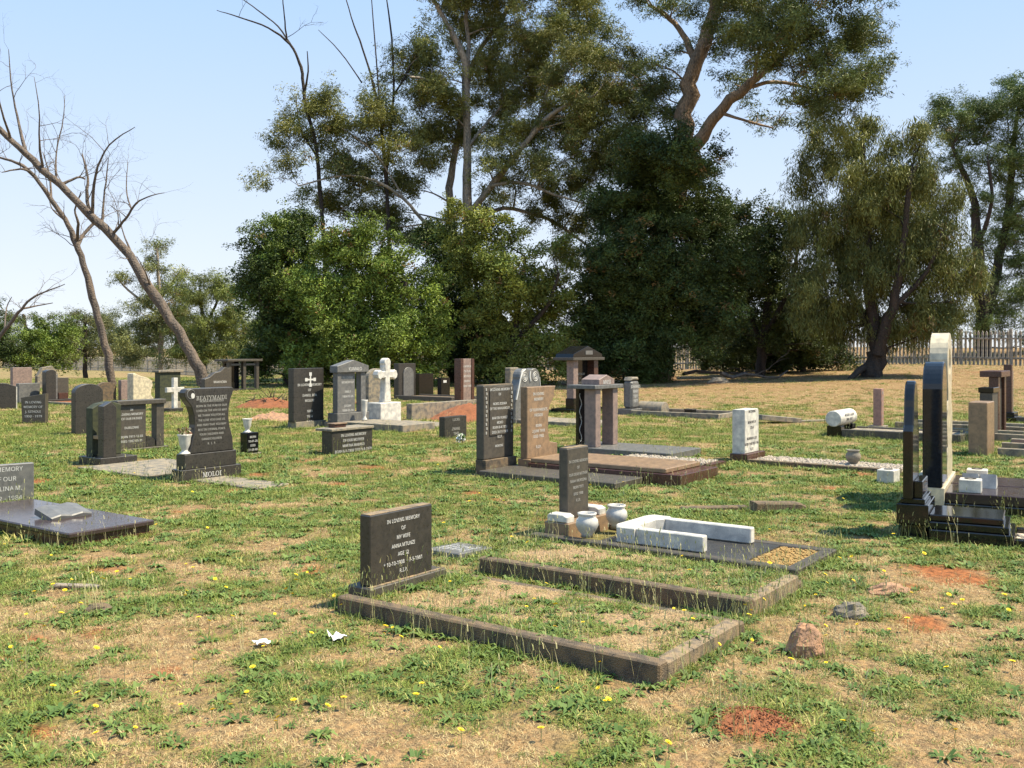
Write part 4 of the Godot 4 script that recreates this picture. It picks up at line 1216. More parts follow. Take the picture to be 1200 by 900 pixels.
	for i in 90:
		var q := Vector3(rng.randfn(), rng.randfn() * 0.7, rng.randfn()).normalized() * 0.07 + Vector3(0, 0.08, 0)
		var s := Vector3(rng.randfn(), rng.randfn(), rng.randfn()).normalized() * 0.03
		var t := Vector3(rng.randfn(), rng.randfn(), rng.randfn()).normalized() * 0.025
		f.col = Color(0.8, 0.8, 0.78) if i % 3 else Color(0.1, 0.16, 0.06)
		f.tri(q - s, q + t, q + s)
		f.tri(q - s, q + s, q - t)
	part(f, "blooms", M.blade, po).set_meta("kind", "stuff")
	# centre pair
	g = grave("tall_gravestone", "tall dark brown granite headstone with raised arched text panel between carved vine strips", 569.5, 558)
	bx(g, "base", M.concrete_dark, 0.0, 0.66, -0.06, 0.2, -0.17, 0.0)
	h = bx(g, "headstone", M.granite_worn, 0.005, 0.65, 0.201, 1.14, -0.165, -0.04, 0.01)
	bx(h, "tan_top", M.rough_tan, 0.015, 0.64, 1.1405, 1.145, -0.16, -0.045, 0.001)  # paler tan sheet covering the top of the brown stone
	shape(h, "text_panel", M.granite_worn, arched(0.42, 0.62, 0.06, 0.12, 0.5), -0.039, -0.028, 0.004)
	for x in [0.06, 0.6]:
		var vine := Buf.new()
		for i in 11:
			var y := 0.52 + i * 0.055
			vine.box(x - 0.018 + 0.012 * (i % 2), x + 0.006 + 0.012 * (i % 2), y, y + 0.035, -0.04, -0.034, 0.002)
		part(vine, "carved_vine", M.letter_dim, h)
	words(h, "IN LOVING MEMORY\nOF\n\nNOKO ZODWA\nOF THE MAHLANGUS\n\nMARTIN VUMILE\nMOKO\nBORN 8-4-1910\nDIED 30-11-1979\nR.I.P.", 0.033, Vector3(0.33, 0.78, -0.0265), M.letter, false, 0, 3.0)
	words(h, "MOKONE", 0.03, Vector3(0.33, 0.36, -0.0385), M.letter, false)
	bx(g, "grave_slab", M.granite_worn, -0.16, 0.72, 0.02, 0.09, 0.01, 1.95, 0.008)
	bx(g, "slab_base", M.concrete_dark, -0.14, 0.7, -0.06, 0.019, 0.02, 1.93)
	bed(g, -0.16, 0.72, -0.26, 1.95)
	g = grave("notched_gravestone", "sunlit tan granite headstone with notched right side on double slab", 621.5, 554)
	bx(g, "base", M.granite_brown, 0.0, 0.84, -0.06, 0.17, -0.2, 0.0)
	h = shape(g, "headstone", M.granite_brown, [Vector2(0.03, 0.171), Vector2(0.74, 0.171), Vector2(0.74, 0.33), Vector2(0.56, 0.36), Vector2(0.52, 0.5), Vector2(0.52, 0.7), Vector2(0.56, 0.84), Vector2(0.68, 0.98), Vector2(0.66, 1.03), Vector2(0.7, 1.1), Vector2(0.03, 1.1)], -0.18, -0.07, 0.008)
	words(h, "IN LOVING\nMEMORY\n\nOF OUR PARENTS\nFREDDIE\n\nBORN\n2 JUNE 1918\nDIED 1982\n\nR.I.P.", 0.038, Vector3(0.29, 0.66, -0.0685), M.letter, false, 0, 3.0)
	bx(g, "slab_base", M.granite_red, -0.06, 0.98, -0.06, 0.14, 0.002, 2.15, 0.008)
	bx(g, "grave_slab", M.granite_brown, -0.03, 0.9, 0.141, 0.2, 0.02, 1.95, 0.01)
	bed(g, -0.06, 0.98, -0.36, 2.15)
	# lintel frame
	g = grave("lintel_gravestone", "pinkish grey lintel gravestone on three posts with small pediment block on top", 698, 532)
	bx(g, "grave_slab", M.granite_grey, -0.1, 0.9, -0.06, 0.1, -0.5, 1.3)
	bx(g, "post", M.granite_pink, 0.0, 0.15, 0.101, 0.98, -0.2, 0.0)
	bx(g, "post", M.granite_pink, 0.52, 0.67, 0.101, 0.98, -0.2, 0.0)
	h = bx(g, "back_panel", M.granite_black, 0.1, 0.6, 0.101, 0.979, -0.42, -0.36)
	var curl := Buf.new()
	for k in 2:
		var pv := PackedVector3Array()
		for i in 12:
			pv.append(Vector3(0.14 + 0.03 * sin(i * 0.9 + k * 2.0), 0.16 + i * 0.035 + k * 0.36, -0.355))
		curl.tube(pv, PackedFloat32Array(_same(0.006, 12)), 5)
	part(curl, "carved_ribbon", M.letter, h)
	bx(g, "lintel", M.granite_grey, -0.08, 0.78, 0.981, 1.04, -0.46, 0.04)
	h = shape(g, "pediment", M.granite_pink, [Vector2(0.14, 1.041), Vector2(0.6, 1.041), Vector2(0.6, 1.12), Vector2(0.37, 1.19), Vector2(0.14, 1.12)], -0.34, -0.02)
	words(h, "MNISI", 0.06, Vector3(0.37, 1.08, -0.0185), M.letter, false)
	bed(g, -0.1, 0.9, -0.5, 1.3)
	g = grave("gravel_grave", "white gravel grave bed stretching from lintel gravestone towards the white headstone", 824, 549, YAW, "grave")
	bx(g, "gravel_bed", M.gravel, 0.0, 0.5, -0.06, 0.06, -1.3, 0.0)
	bx(g, "kerb", M.granite_red, 0.0, 0.51, -0.06, 0.066, 0.002, 0.1)
	_gravel(g, 0.0, 0.5, -1.3, 0.0, 0.06, 700)
	bed(g, 0, 0.51, -1.3, 0.1)
	# heart shaped with roses
	g = grave("double_arch_gravestone", "blue grey double arched headstone with white carved roses and border", 604, 496)
	bx(g, "base", M.granite_grey, -0.06, 1.1, -0.06, 0.1, -0.3, 0.05)
	var dh := [Vector2(0.0, 0.101), Vector2(1.0, 0.101), Vector2(1.0, 0.5), Vector2(0.94, 0.8)]
	dh.append_array(arc(0.72, 0.96, 0.2, 0.2, -10, 120, 8))
	dh.append_array(arc(0.36, 0.96, 0.2, 0.2, 60, 190, 8))
	dh.append_array([Vector2(0.06, 0.7), Vector2(0.0, 0.5)])
	h = shape(g, "headstone", M.granite_grey, dh, -0.2, 0.0, 0.01)
	for q in [[0.34, 0.98], [0.74, 0.98]]:
		for r in [0.1, 0.06, 0.03]:
			var ro := Buf.new()
			ro.tube(PackedVector3Array(_ring(Vector3(q[0], q[1], 0.004), r)), PackedFloat32Array(_same(0.008, 17)), 5)
			part(ro, "carved_rose", M.letter, h)
	var bo := Buf.new()
	bo.tube(PackedVector3Array([Vector3(0.03, 0.5, 0.004), Vector3(0.1, 0.7, 0.004), Vector3(0.17, 0.92, 0.004), Vector3(0.24, 1.08, 0.004), Vector3(0.36, 1.14, 0.004)]), PackedFloat32Array(_same(0.018, 5)), 6)
	bo.tube(PackedVector3Array([Vector3(0.97, 0.5, 0.004), Vector3(0.92, 0.78, 0.004), Vector3(0.9, 0.96, 0.004)]), PackedFloat32Array(_same(0.012, 3)), 6)
	bo.tube(PackedVector3Array([Vector3(0.54, 1.1, 0.004), Vector3(0.52, 0.98, 0.004), Vector3(0.55, 0.88, 0.004)]), PackedFloat32Array(_same(0.022, 3)), 6)
	part(bo, "carved_border", M.letter, h)
	words(h, "JULIA          ESTHER\n1932-89       1940-96", 0.05, Vector3(0.5, 0.66, 0.0015), M.letter, false)
	bx(g, "grave_slab", M.concrete, 0.0, 1.05, -0.06, 0.08, 0.052, 1.9)
	bed(g, -0.06, 1.1, -0.3, 1.9)
	g = grave("rough_post", "rough weathered grey stone post behind the double arched headstone", 598, 474, YAW, "stone post")
	bx(g, "post", M.concrete, 0.0, 0.42, -0.05, 1.05, -0.2, 0.0, 0.02)
	# big temple
	g = grave("temple_monument", "large black temple monument with gabled roof on pillars in the thicket's shade", 672, 484)
	bx(g, "base", M.granite_black, -0.1, 1.3, -0.06, 0.1, -0.6, 0.06)
	bx(g, "pillar", M.granite_pink, 0.0, 0.22, 0.36, 1.3, -0.2, 0.0)
	bx(g, "pillar_foot", M.granite_black, -0.02, 0.24, 0.101, 0.359, -0.22, 0.02)
	bx(g, "pillar", M.granite_red, 0.98, 1.18, 0.36, 1.3, -0.2, 0.0)  # darker than its pink twin: shade put into the stone colour
	bx(g, "pillar_foot", M.granite_black, 0.96, 1.2, 0.101, 0.359, -0.22, 0.02)
	h = bx(g, "tablet", M.granite_black, 0.24, 0.96, 0.101, 1.299, -0.3, -0.18)
	words(h, "IN MEMORY\nOF\nPHINEAS\n1920 - 1995", 0.06, Vector3(0.6, 0.8, -0.1785), M.letter_dim, false)
	bx(g, "slab", M.granite_worn, -0.16, 1.34, 1.301, 1.37, -0.5, 0.1)
	h = shape(g, "gable", M.granite_black, [Vector2(-0.12, 1.371), Vector2(1.3, 1.371), Vector2(1.26, 1.46), Vector2(0.59, 1.66), Vector2(-0.08, 1.46)], -0.46, 0.06)
	bx(h, "name_plate", M.granite_grey, 0.46, 0.8, 1.44, 1.54, 0.061, 0.07, 0.003)
	bed(g, -0.16, 1.34, -0.6, 0.06)
	# octagon stone, bolster
	g = grave("octagon_gravestone", "small pale octagonal pillar headstone beside concrete bolster", 741, 486)
	bx(g, "base", M.granite_grey, -0.1, 0.5, -0.06, 0.14, -0.34, 0.04)
	h = bx(g, "headstone", M.granite_grey, 0.0, 0.4, 0.141, 0.82, -0.26, -0.02, 0.05)
	shape(g, "cap", M.concrete, [Vector2(0.0, 0.821), Vector2(0.4, 0.821), Vector2(0.34, 0.9), Vector2(0.06, 0.9)], -0.26, -0.02, 0.03)
	words(h, "JOHANNES\nMARY\n1931\n1977", 0.07, Vector3(0.2, 0.5, -0.0185), M.letter, false)
	var bl := Buf.new()
	bl.extr(PackedVector2Array(arc(0.62, 0.1, 0.2, 0.2, 0, 348, 29)), -0.12, 0.56, 0.012)
	part(bl, "bolster", M.concrete, g)
	kerb_frame(g, M.concrete, -0.2, 1.1, 0.06, 2.3, 0.12)
	bed(g, -0.2, 1.1, -0.34, 2.3)
	g = grave("iron_box", "small black box standing on the grass in front of the dark slender tree", 811, 489, YAW, "box")
	bx(g, "body", M.granite_black, 0, 0.22, -0.03, 0.17, -0.2, 0.0)
	bx(g, "lid", M.iron, -0.01, 0.23, 0.171, 0.19, -0.21, 0.01)
	# white headstone
	g = grave("white_gravestone", "white marble headstone with dark lettering on low dark red base", 877, 543)
	bx(g, "base", M.granite_red, -0.04, 0.62, -0.06, 0.13, -0.26, 0.0)
	h = shape(g, "headstone", M.marble, [Vector2(0.0, 0.131), Vector2(0.5, 0.131), Vector2(0.5, 0.72), Vector2(0.47, 0.745), Vector2(0.0, 0.745)], -0.24, -0.05, 0.008)
	words(h, "IN LOVING\n\nMEMORY OF\nZOLA\n\nNGWENYA LILY\nBORN 1940 DIED 1967\nR.I.P.", 0.038, Vector3(0.25, 0.45, -0.0485), M.letter_dark, false, 0, 6.0)
	bx(g, "gravel_bed", M.gravel, 0.0, 0.6, -0.06, 0.05, 0.05, 2.0)
	_gravel(g, 0.0, 0.6, 0.05, 2.0, 0.05, 1300)
	bx(g, "kerb", M.concrete_dark, -0.09, -0.002, -0.06, 0.07, 0.02, 2.05)
	bed(g, -0.09, 0.62, -0.26, 2.05)
	urn("squat greyish pot standing on the white headstone's gravel grave", shifted(g, 0.3, 0.05, 1.35), 0.2, 0.1, "concrete", true)
	g = grave("fallen_slab", "grey concrete slab leaning over on the grass behind the white marble headstone", 893, 497, 20.0, "slab")
	bx(g, "slab", M.concrete, 0.0, 1.0, -0.05, 0.06, -0.4, 0.0, 0.01, Transform3D(Basis(Vector3.BACK, -0.1), Vector3(0, 0.14, 0)))
	bx(g, "edge", M.concrete, 1.0, 2.3, -0.05, 0.05, -0.2, -0.1, 0.01)
	g = grave("kerb_stone", "rough dark broken kerb stone half sunk in dry grass", 884, 602, 12.0, "kerb")
	shape(g, "kerb_block", M.concrete_dark, [Vector2(0.0, -0.05), Vector2(0.56, -0.05), Vector2(0.56, 0.06), Vector2(0.5, 0.09), Vector2(0.25, 0.1), Vector2(0.02, 0.11)], -0.16, 0.0, 0.015)
	bed(g, 0.0, 0.56, -0.16, 0.0)
	g = grave("kerb_stone", "long low earth covered kerb left of the broken kerb stone", 800, 598, 8.0, "kerb")
	bx(g, "kerb_block", M.concrete_dark, 0.0, 0.68, -0.05, 0.03, -0.1, 0.0, 0.012)

func _mound(b: Buf, c: Vector3, rx: float, rz: float, h: float, rough := 0.03) -> void:
	var k0 := b.v.size()
	var k := 26
	for i in k + 1:
		for j in k + 1:
			var u := float(i) / k * 2.0 - 1.0
			var v := float(j) / k * 2.0 - 1.0
			var r := minf(1.0, sqrt(u * u + v * v))
			var y := h * (1.0 - r * r) + rough * rng.randfn() * (1.0 - r) - 0.02 * r
			b.v.append(c + Vector3(u * rx, y, v * rz))
			b.n.append(Vector3(u * h * 1.5 + rng.randfn() * 0.25, 1.0, v * h * 1.5 + rng.randfn() * 0.25).normalized())
			b.c.append(Color.WHITE)
	for i in k:
		for j in k:
			var a := k0 + i * (k + 1) + j
			b.idx.append_array(PackedInt32Array([a, a + k + 1, a + 1, a + 1, a + k + 1, a + k + 2]))

func _gravel(g: Node3D, x0: float, x1: float, z0: float, z1: float, y: float, count: int) -> void:
	var b := Buf.new()
	for i in count:
		var s := rng.randf_range(0.008, 0.018)
		b.box(-s, s, -s * 0.6, s * 0.6, -s, s, s * 0.4, Transform3D(Basis(Vector3(rng.randfn(), rng.randfn(), rng.randfn()).normalized(), rng.randf() * 3.0), Vector3(rng.randf_range(x0, x1), y + rng.randf() * 0.008, rng.randf_range(z0, z1))))
	var o := part(b, "gravel", M.gravel, g)
	o.set_meta("kind", "stuff")

func make_right_graves() -> void:
	var g: Node3D
	var h: MeshInstance3D
	# black stone
	g = grave("black_gravestone", "polished black granite headstone with rounded shoulder on stepped plinth with short ledger", 1088, 634, 62.0)
	g.position.y = 0.0
	bx(g, "plinth", M.granite_black, 0.0, 0.6, 0.12, 0.29, -0.25, 0.0)
	bx(g, "plinth_foot", M.granite_black, 0.03, 0.57, -0.06, 0.119, -0.23, -0.03)
	bx(g, "step", M.granite_black, 0.03, 0.57, 0.291, 0.335, -0.22, -0.03)
	bx(g, "block", M.granite_black, 0.06, 0.5, 0.336, 0.48, -0.119, -0.05)
	var p := [Vector2(0.0, 0.336), Vector2(0.5, 0.336), Vector2(0.5, 0.9), Vector2(0.44, 0.95)]
	p.append_array(arc(0.25, 1.1, 0.16, 0.22, 0, 180, 12))
	p.append_array([Vector2(0.06, 0.95), Vector2(0.0, 0.9)])
	shape(g, "headstone", M.granite_black, p, -0.2, -0.12, 0.01)
	bx(g, "ledger", M.granite_black, 0.02, 0.58, 0.16, 0.215, 0.002, 0.56, 0.008)
	bx(g, "ledger_step", M.granite_black, -0.01, 0.6, 0.1, 0.159, 0.004, 0.6, 0.008)
	bx(g, "ledger_foot", M.granite_black, -0.04, 0.62, -0.06, 0.099, 0.006, 0.64, 0.008)
	bx(g, "kerb", M.granite_black, -0.04, 0.05, -0.06, 0.07, 0.642, 2.1)
	bx(g, "kerb", M.granite_black, 0.54, 0.62, -0.06, 0.07, 0.642, 2.1)
	bx(g, "gravel_bed", M.gravel, 0.051, 0.539, -0.06, 0.03, 0.642, 2.1)
	_gravel(g, 0.06, 0.53, 0.66, 2.0, 0.03, 300)
	bed(g, -0.04, 0.62, -0.25, 2.1)
	# double monument
	g = grave("double_monument", "tall double monument of blue black arched stone and cream ring stone over wide ledgers", 1107, 602, 62.0)
	g.position.y = 0.0
	bx(g, "base", M.cream, 0.0, 1.5, -0.06, 0.24, -0.34, 0.0)
	var ab := [Vector2(0.0, 0.241), Vector2(0.56, 0.241)]
	ab.append_array(arc(0.28, 1.2, 0.28, 0.27, 0, 180, 16))
	shape(g, "arched_stone", M.granite_blue, ab, -0.2, -0.02, 0.012)
	var cream := CSGPolygon3D.new()
	cream.name = "ring_stone"
	var cp := [Vector2(0.62, 0.241), Vector2(1.3, 0.241), Vector2(1.34, 0.36), Vector2(1.3, 0.5), Vector2(1.22, 0.58), Vector2(1.3, 0.68), Vector2(1.34, 0.82), Vector2(1.28, 0.96), Vector2(1.18, 1.06), Vector2(1.22, 1.2), Vector2(1.28, 1.3)]
	cp.append_array(arc(0.96, 1.46, 0.32, 0.3, -20, 200, 18))
	cp.append_array([Vector2(0.72, 1.2), Vector2(0.76, 1.06), Vector2(0.66, 0.96), Vector2(0.6, 0.82), Vector2(0.64, 0.68), Vector2(0.7, 0.58), Vector2(0.64, 0.5), Vector2(0.6, 0.36)])
	cream.polygon = PackedVector2Array(cp)
	cream.depth = 0.17
	cream.position = Vector3(0, 0, -0.02)
	cream.material = M.cream
	g.add_child(cream)
	var hole := CSGCylinder3D.new()
	hole.name = "ring_hole"
	hole.operation = CSGShape3D.OPERATION_SUBTRACTION
	hole.radius = 0.14
	hole.height = 1.0
	hole.sides = 24
	hole.rotation_degrees.x = 90
	hole.position = Vector3(0.96, 1.46, -0.1)
	hole.material = M.cream
	cream.add_child(hole)
	bx(g, "ledger", M.granite_purple, 0.02, 0.72, 0.1, 0.2, 0.002, 1.9, 0.008)
	bx(g, "ledger", M.granite_purple, 0.76, 1.46, 0.1, 0.205, 0.002, 1.9, 0.008)
	bx(g, "ledger_base", M.granite_black, -0.02, 1.5, -0.06, 0.099, 0.004, 1.95, 0.008)
	bed(g, -0.02, 1.5, -0.34, 1.95)
	for q in [[0.06, 0.12, 0.2, "grey white square vase block at the near ledger corner of the double monument"], [0.9, 0.14, 0.205, "grey white square vase block on the far ledger of the double monument"]]:
		var vb := thing("vase_block", q[3], "vase", shifted(g, q[0], q[2], q[1]), 62.0)
		bx(vb, "block", M.marble, 0.0, 0.17, 0.0, 0.13, 0.0, 0.2, 0.008)
		var top := Buf.new()
		top.lathe([Vector2(0.05, 0.131), Vector2(0.055, 0.136), Vector2(0.04, 0.136), Vector2(0.035, 0.132)], 14, Vector3(0.085, 0, 0.1))
		part(top, "holder_rim", M.iron, vb)
	var bk := thing("stone_book", "open white stone book propped up on the double monument's ledger", "book", shifted(g, 0.5, 0.2, 0.12), 62.0)
	shape(bk, "page_block", M.marble, [Vector2(0, 0), Vector2(0.24, 0.0), Vector2(0.2, 0.06), Vector2(0.02, 0.14)], 0.0, 0.16, 0.008)
	shape(bk, "page_block", M.marble, [Vector2(0, 0), Vector2(0.24, 0.0), Vector2(0.2, 0.06), Vector2(0.02, 0.14)], 0.163, 0.32, 0.008)
	# white cube by the gravel row
	g = grave("vase_block", "grey white stone cube standing in grass left of the black headstone", 1048, 567, 50.0, "vase")
	bx(g, "block", M.marble, -0.02, 0.2, -0.02, 0.16, -0.2, 0.0, 0.008)
	var rim := Buf.new()
	rim.lathe([Vector2(0.05, 0.161), Vector2(0.055, 0.166), Vector2(0.04, 0.166), Vector2(0.035, 0.162)], 14, Vector3(0.09, 0, -0.1))
	part(rim, "holder_rim", M.iron, g)
	# bolster grave
	g = grave("bolster_grave", "grave with white inscribed stone bolster on black supports at its head", 987, 512)
	bx(g, "support", M.granite_black, -0.06, 0.12, -0.06, 0.2, -0.26, 0.0)
	bx(g, "support", M.granite_black, 0.62, 0.8, -0.06, 0.2, -0.26, 0.0)
	var bl := Buf.new()
	bl.extr(PackedVector2Array(arc(0.13, 0.33, 0.145, 0.145, 0, 348, 29)), -0.1, 0.85, 0.012, Transform3D(Basis(Vector3.UP, PI / 2), Vector3.ZERO))
	var blo := part(bl, "bolster", M.marble, g)
	words(blo, "MOTHER   SELINA\n1908 - 1971", 0.05, Vector3(0.38, 0.35, 0.0155), M.letter_dark, false)
	kerb_frame(g, M.granite_worn, -0.1, 0.86, 0.02, 2.0, 0.15)
	bx(g, "cover_slab", M.concrete, -0.008, 0.768, -0.05, 0.12, 0.03, 1.9)
	bed(g, -0.1, 0.86, -0.3, 2.0)
	g = grave("pink_post", "slim pinkish post headstone on small concrete foot", 1033, 503)
	bx(g, "foot", M.concrete, -0.1, 0.26, -0.06, 0.07, -0.24, 0.06)
	h = bx(g, "post", M.granite_rose, 0.0, 0.16, 0.071, 0.8, -0.16, 0.0)
	words(h, "M\nA\nS\nE\nK\nO", 0.07, Vector3(0.08, 0.43, 0.0015), M.letter_dim, false)
	g = grave("kerbed_grave", "pale kerb frame grave running behind the black headstone and double monument", 1040, 502, YAW, "grave")
	kerb_frame(g, M.concrete, 0.15, 1.2, 0.1, 2.9, 0.13)
	bed(g, 0.15, 0.25, 0.1, 2.9)
	g = grave("kerbed_grave", "pale kerb frame grave with crossing kerbs left of the brown slab headstone", 1120, 512, YAW, "grave")
	kerb_frame(g, M.concrete, -0.4, 0.5, -0.3, 1.3, 0.13)
	# right group
	g = grave("slab_gravestone", "thick brown slab headstone with shaded dark edge at the head of a kerbed grave", 1157, 535)
	h = bx(g, "headstone", M.granite_brown, 0.0, 0.55, -0.05, 0.8, -0.26, 0.0, 0.01)
	kerb_frame(g, M.concrete, 0.2, 1.1, 0.1, 2.2, 0.12)
	bed(g, 0.0, 0.6, -0.2, 0.0)
	g = grave("slab_gravestone", "narrow grey headstone with stepped dark top behind the thick brown slab", 1163, 518)
	bx(g, "headstone", M.granite_worn, 0.0, 0.5, -0.05, 0.84, -0.2, 0.0)
	bx(g, "cap", M.granite_black, -0.02, 0.52, 0.841, 0.93, -0.22, 0.02)
	g = grave("lintel_gravestone", "dark red post and lintel headstone with leaning side strip", 1170, 512)
	bx(g, "post", M.granite_red, 0.0, 0.16, -0.05, 1.08, -0.16, 0.0)
	bx(g, "post", M.granite_red, 0.62, 0.78, -0.05, 1.08, -0.16, 0.0)
	bx(g, "lintel", M.granite_red, -0.06, 0.84, 1.081, 1.19, -0.3, 0.06)
	bx(g, "tablet", M.granite_worn, 0.18, 0.6, -0.05, 1.079, -0.12, -0.05)
	g = grave("column_gravestone", "tall dark red column gravestone on stepped black base with kerbs", 1188, 494)
	bx(g, "base", M.granite_black, -0.14, 0.5, -0.06, 0.1, -0.36, 0.08)
	bx(g, "step", M.granite_black, -0.07, 0.42, 0.101, 0.2, -0.28, 0.02)
	bx(g, "column", M.granite_red, 0.0, 0.14, 0.201, 1.24, -0.2, -0.04)
	bx(g, "panel", M.granite_grey, 0.142, 0.34, 0.201, 1.1, -0.18, -0.06)
	kerb_frame(g, M.granite_worn, -0.2, 0.9, 0.082, 2.2, 0.12)
	bed(g, -0.2, 0.9, -0.36, 2.2)
	g = grave("kerbed_grave", "low pale topped kerb grave in front of the dark red post and lintel headstone", 1172, 531, YAW, "grave")
	kerb_frame(g, M.concrete, 0.1, 1.0, 0.0, 2.0, 0.16)
	bx(g, "soil_bed", M.red_soil, 0.19, 0.91, -0.05, 0.1, 0.01, 1.9)


# ---------- small things ----------
func rock(called: String, label: String, category: String, px: float, py: float, size: Vector3, m: String, turn := 0.0, jag := 0.22) -> void:
	var o := thing(called, label, category, gp(px, py), turn)
	var b := Buf.new()
	var s := SphereMesh.new()
	s.radial_segments = 12
	s.rings = 7
	var arr := s.get_mesh_arrays()
	var vs: PackedVector3Array = arr[Mesh.ARRAY_VERTEX]
	var ix: PackedInt32Array = arr[Mesh.ARRAY_INDEX]
	var moved := {}
	for i in vs.size():
		var key := vs[i].snapped(Vector3.ONE * 0.01)
		if not moved.has(key):
			var q := vs[i] * 2.0
			var f := 1.0 / maxf(0.62, maxf(absf(q.x), maxf(absf(q.y), absf(q.z))))
			moved[key] = q * lerpf(1.0, f, 0.55) * (1.0 + rng.randfn() * jag * 0.4) * size * 0.5 * Vector3(1.15 - 0.55 * q.y, 1.0, 1.15 - 0.55 * q.y) + Vector3(0, size.y * 0.32, 0)
		vs[i] = moved[key]
	for i in range(0, ix.size(), 3):
		b.tri(vs[ix[i]], vs[ix[i + 2]], vs[ix[i + 1]])
	part(b, "stone", M[m], o)
	beds.append([o.position, 0.0, -size.x * 0.4, size.x * 0.4, -size.z * 0.4, size.z * 0.4, -1.0, size.x])

func make_small_things() -> void:
	rock("rock", "pinkish brown pointed rock in dry grass near the red ant heap", "rock", 944, 766, Vector3(0.15, 0.19, 0.12), "red_rock", 20.0)
	rock("rock", "flat grey broken stone in the grass uphill of the pinkish rock", "rock", 998, 722, Vector3(0.13, 0.1, 0.16), "grey_rock", 50.0)
	rock("rock", "pale orange lump of stone beside bare red soil patches", "rock", 1042, 694, Vector3(0.22, 0.07, 0.12), "red_rock", 10.0)
	rock("rock", "small dark clod lying in the grass downhill of the purple ledger slab", "rock", 115, 716, Vector3(0.13, 0.06, 0.09), "concrete_dark", 10.0)
	rock("rock", "small pink stone at the foot of the foreground headstone base", "rock", 489, 697, Vector3(0.06, 0.045, 0.05), "red_rock", 10.0)
	rock("rock", "greyish low rock under the thicket's shade", "rock", 842, 449, Vector3(0.7, 0.3, 0.5), "grey_rock", 10.0)
	# ant heap
	var a := thing("ant_heap", "crumbly red earth heap in the foreground grass", "soil heap", gp(884, 848))
	var b := Buf.new()
	_mound(b, Vector3(0, -0.005, 0), 0.19, 0.17, 0.05, 0.008)
	part(b, "heap", M.red_soil, a)
	var cr := Buf.new()
	for i in 420:
		var r := pow(rng.randf(), 0.6) * 0.19
		var t := rng.randf() * TAU
		var s := rng.randf_range(0.0015, 0.0045)
		cr.box(-s, s, -s * 0.7, s * 0.7, -s, s, s * 0.4, Transform3D(Basis(Vector3(rng.randfn(), rng.randfn(), rng.randfn()).normalized(), rng.randf() * 3.0), Vector3(cos(t) * r, 0.045 * (1.0 - r * r / 0.036), sin(t) * r)))
	var co := part(cr, "crumbs", M.red_soil, a)
	co.set_meta("kind", "stuff")
	beds.append([a.position, 0.0, -0.16, 0.16, -0.14, 0.14, -1.0, 0.3])
	# litter
	for q in [[397, 752, 0.075, "crumpled white paper beside the foreground kerb"], [307, 758, 0.06, "small flat scrap of white paper in dry grass"]]:
		var o := thing("paper_scrap", q[3], "litter", gp(q[0], q[1]), 30.0)
		var f := Buf.new()
		var pts := []
		for i in 5:
			for j in 5:
				pts.append(Vector3((i - 2) * q[2] * 0.3 + rng.randfn() * 0.004, absf(rng.randfn()) * q[2] * 0.18 + 0.02, (j - 2) * q[2] * 0.3 + rng.randfn() * 0.004))
		for i in 4:
			for j in 4:
				var k := i * 5 + j
				f.quad(pts[k], pts[k + 1], pts[k + 6], pts[k + 5])
		part(f, "sheet", M.paper, o)
	var w := thing("wood_scrap", "weathered grey strip of wood in the grass downhill of the ledger slab", "wood", gp(90, 690), 12.0)
	bx(w, "strip", M.wood_grey, -0.14, 0.14, 0.01, 0.03, -0.03, 0.03, 0.006, Transform3D(Basis(Vector3.FORWARD, 0.08), Vector3.ZERO))
	# fallen boughs under the thicket
	for q in [[800, 444, 905, 438, "pale fallen bough lying under the dark dense tree"], [845, 448, 925, 444, "shorter fallen bough by the slender tree's foot"]]:
		var p0 := gp(q[0], q[1])
		var p1 := gp(q[2], q[3])
		var o := thing("fallen_bough", q[4], "branch", p0)
		var t := Buf.new()
		var v := PackedVector3Array()
		var r := PackedFloat32Array()
		var last := p0 + (p1 - p0).limit_length(4.5)
		for i in 7:
			v.append((p0.lerp(last, i / 6.0) - p0) + Vector3(0, 0.1 + rng.randf() * 0.3, rng.randfn() * 0.15))
			r.append(lerpf(0.09, 0.03, i / 6.0))
		t.tube(v, r, 7)
		twig(t, v[3], Vector3(0.5, 0.6, 0.3).normalized(), 1.6, 0.03, 1)
		part(t, "bough", M.bark_dead, o)
	# bundle of dead stalks on the red mound by the canopy gravestone
	var m := thing("soil_grave", "rubbly red soil grave mound with dead dark stalks near the canopy gravestone", "grave", gp(317, 477))
	var mb := Buf.new()
	_mound(mb, Vector3(0, 0, 0), 1.0, 0.7, 0.22)
	part(mb, "soil_mound", M.red_soil, m)
	var st := Buf.new()
	for i in 26:
		twig(st, Vector3(rng.randfn() * 0.35, 0.15, rng.randfn() * 0.2), Vector3(rng.randfn(), 0.5, rng.randfn()).normalized(), rng.randf_range(0.25, 0.5), 0.018, 0)
	part(st, "dead_stalks", M.bark_dark, m).set_meta("kind", "stuff")
	beds.append([m.position, 0.0, -0.7, 0.7, -0.5, 0.5, -1.0, 1.1])
	var m2 := thing("soil_grave", "gravelly orange soil mound between dated block and cross emblem headstone", "grave", gp(322, 492))
	var mb2 := Buf.new()
	_mound(mb2, Vector3(0, 0, 0), 0.75, 0.6, 0.14)
	part(mb2, "soil_mound", M.red_rock, m2)
	beds.append([m2.position, 0.0, -0.5, 0.5, -0.4, 0.4, -1.0, 0.9])


# ---------- grass ----------
var bed_grid := {}

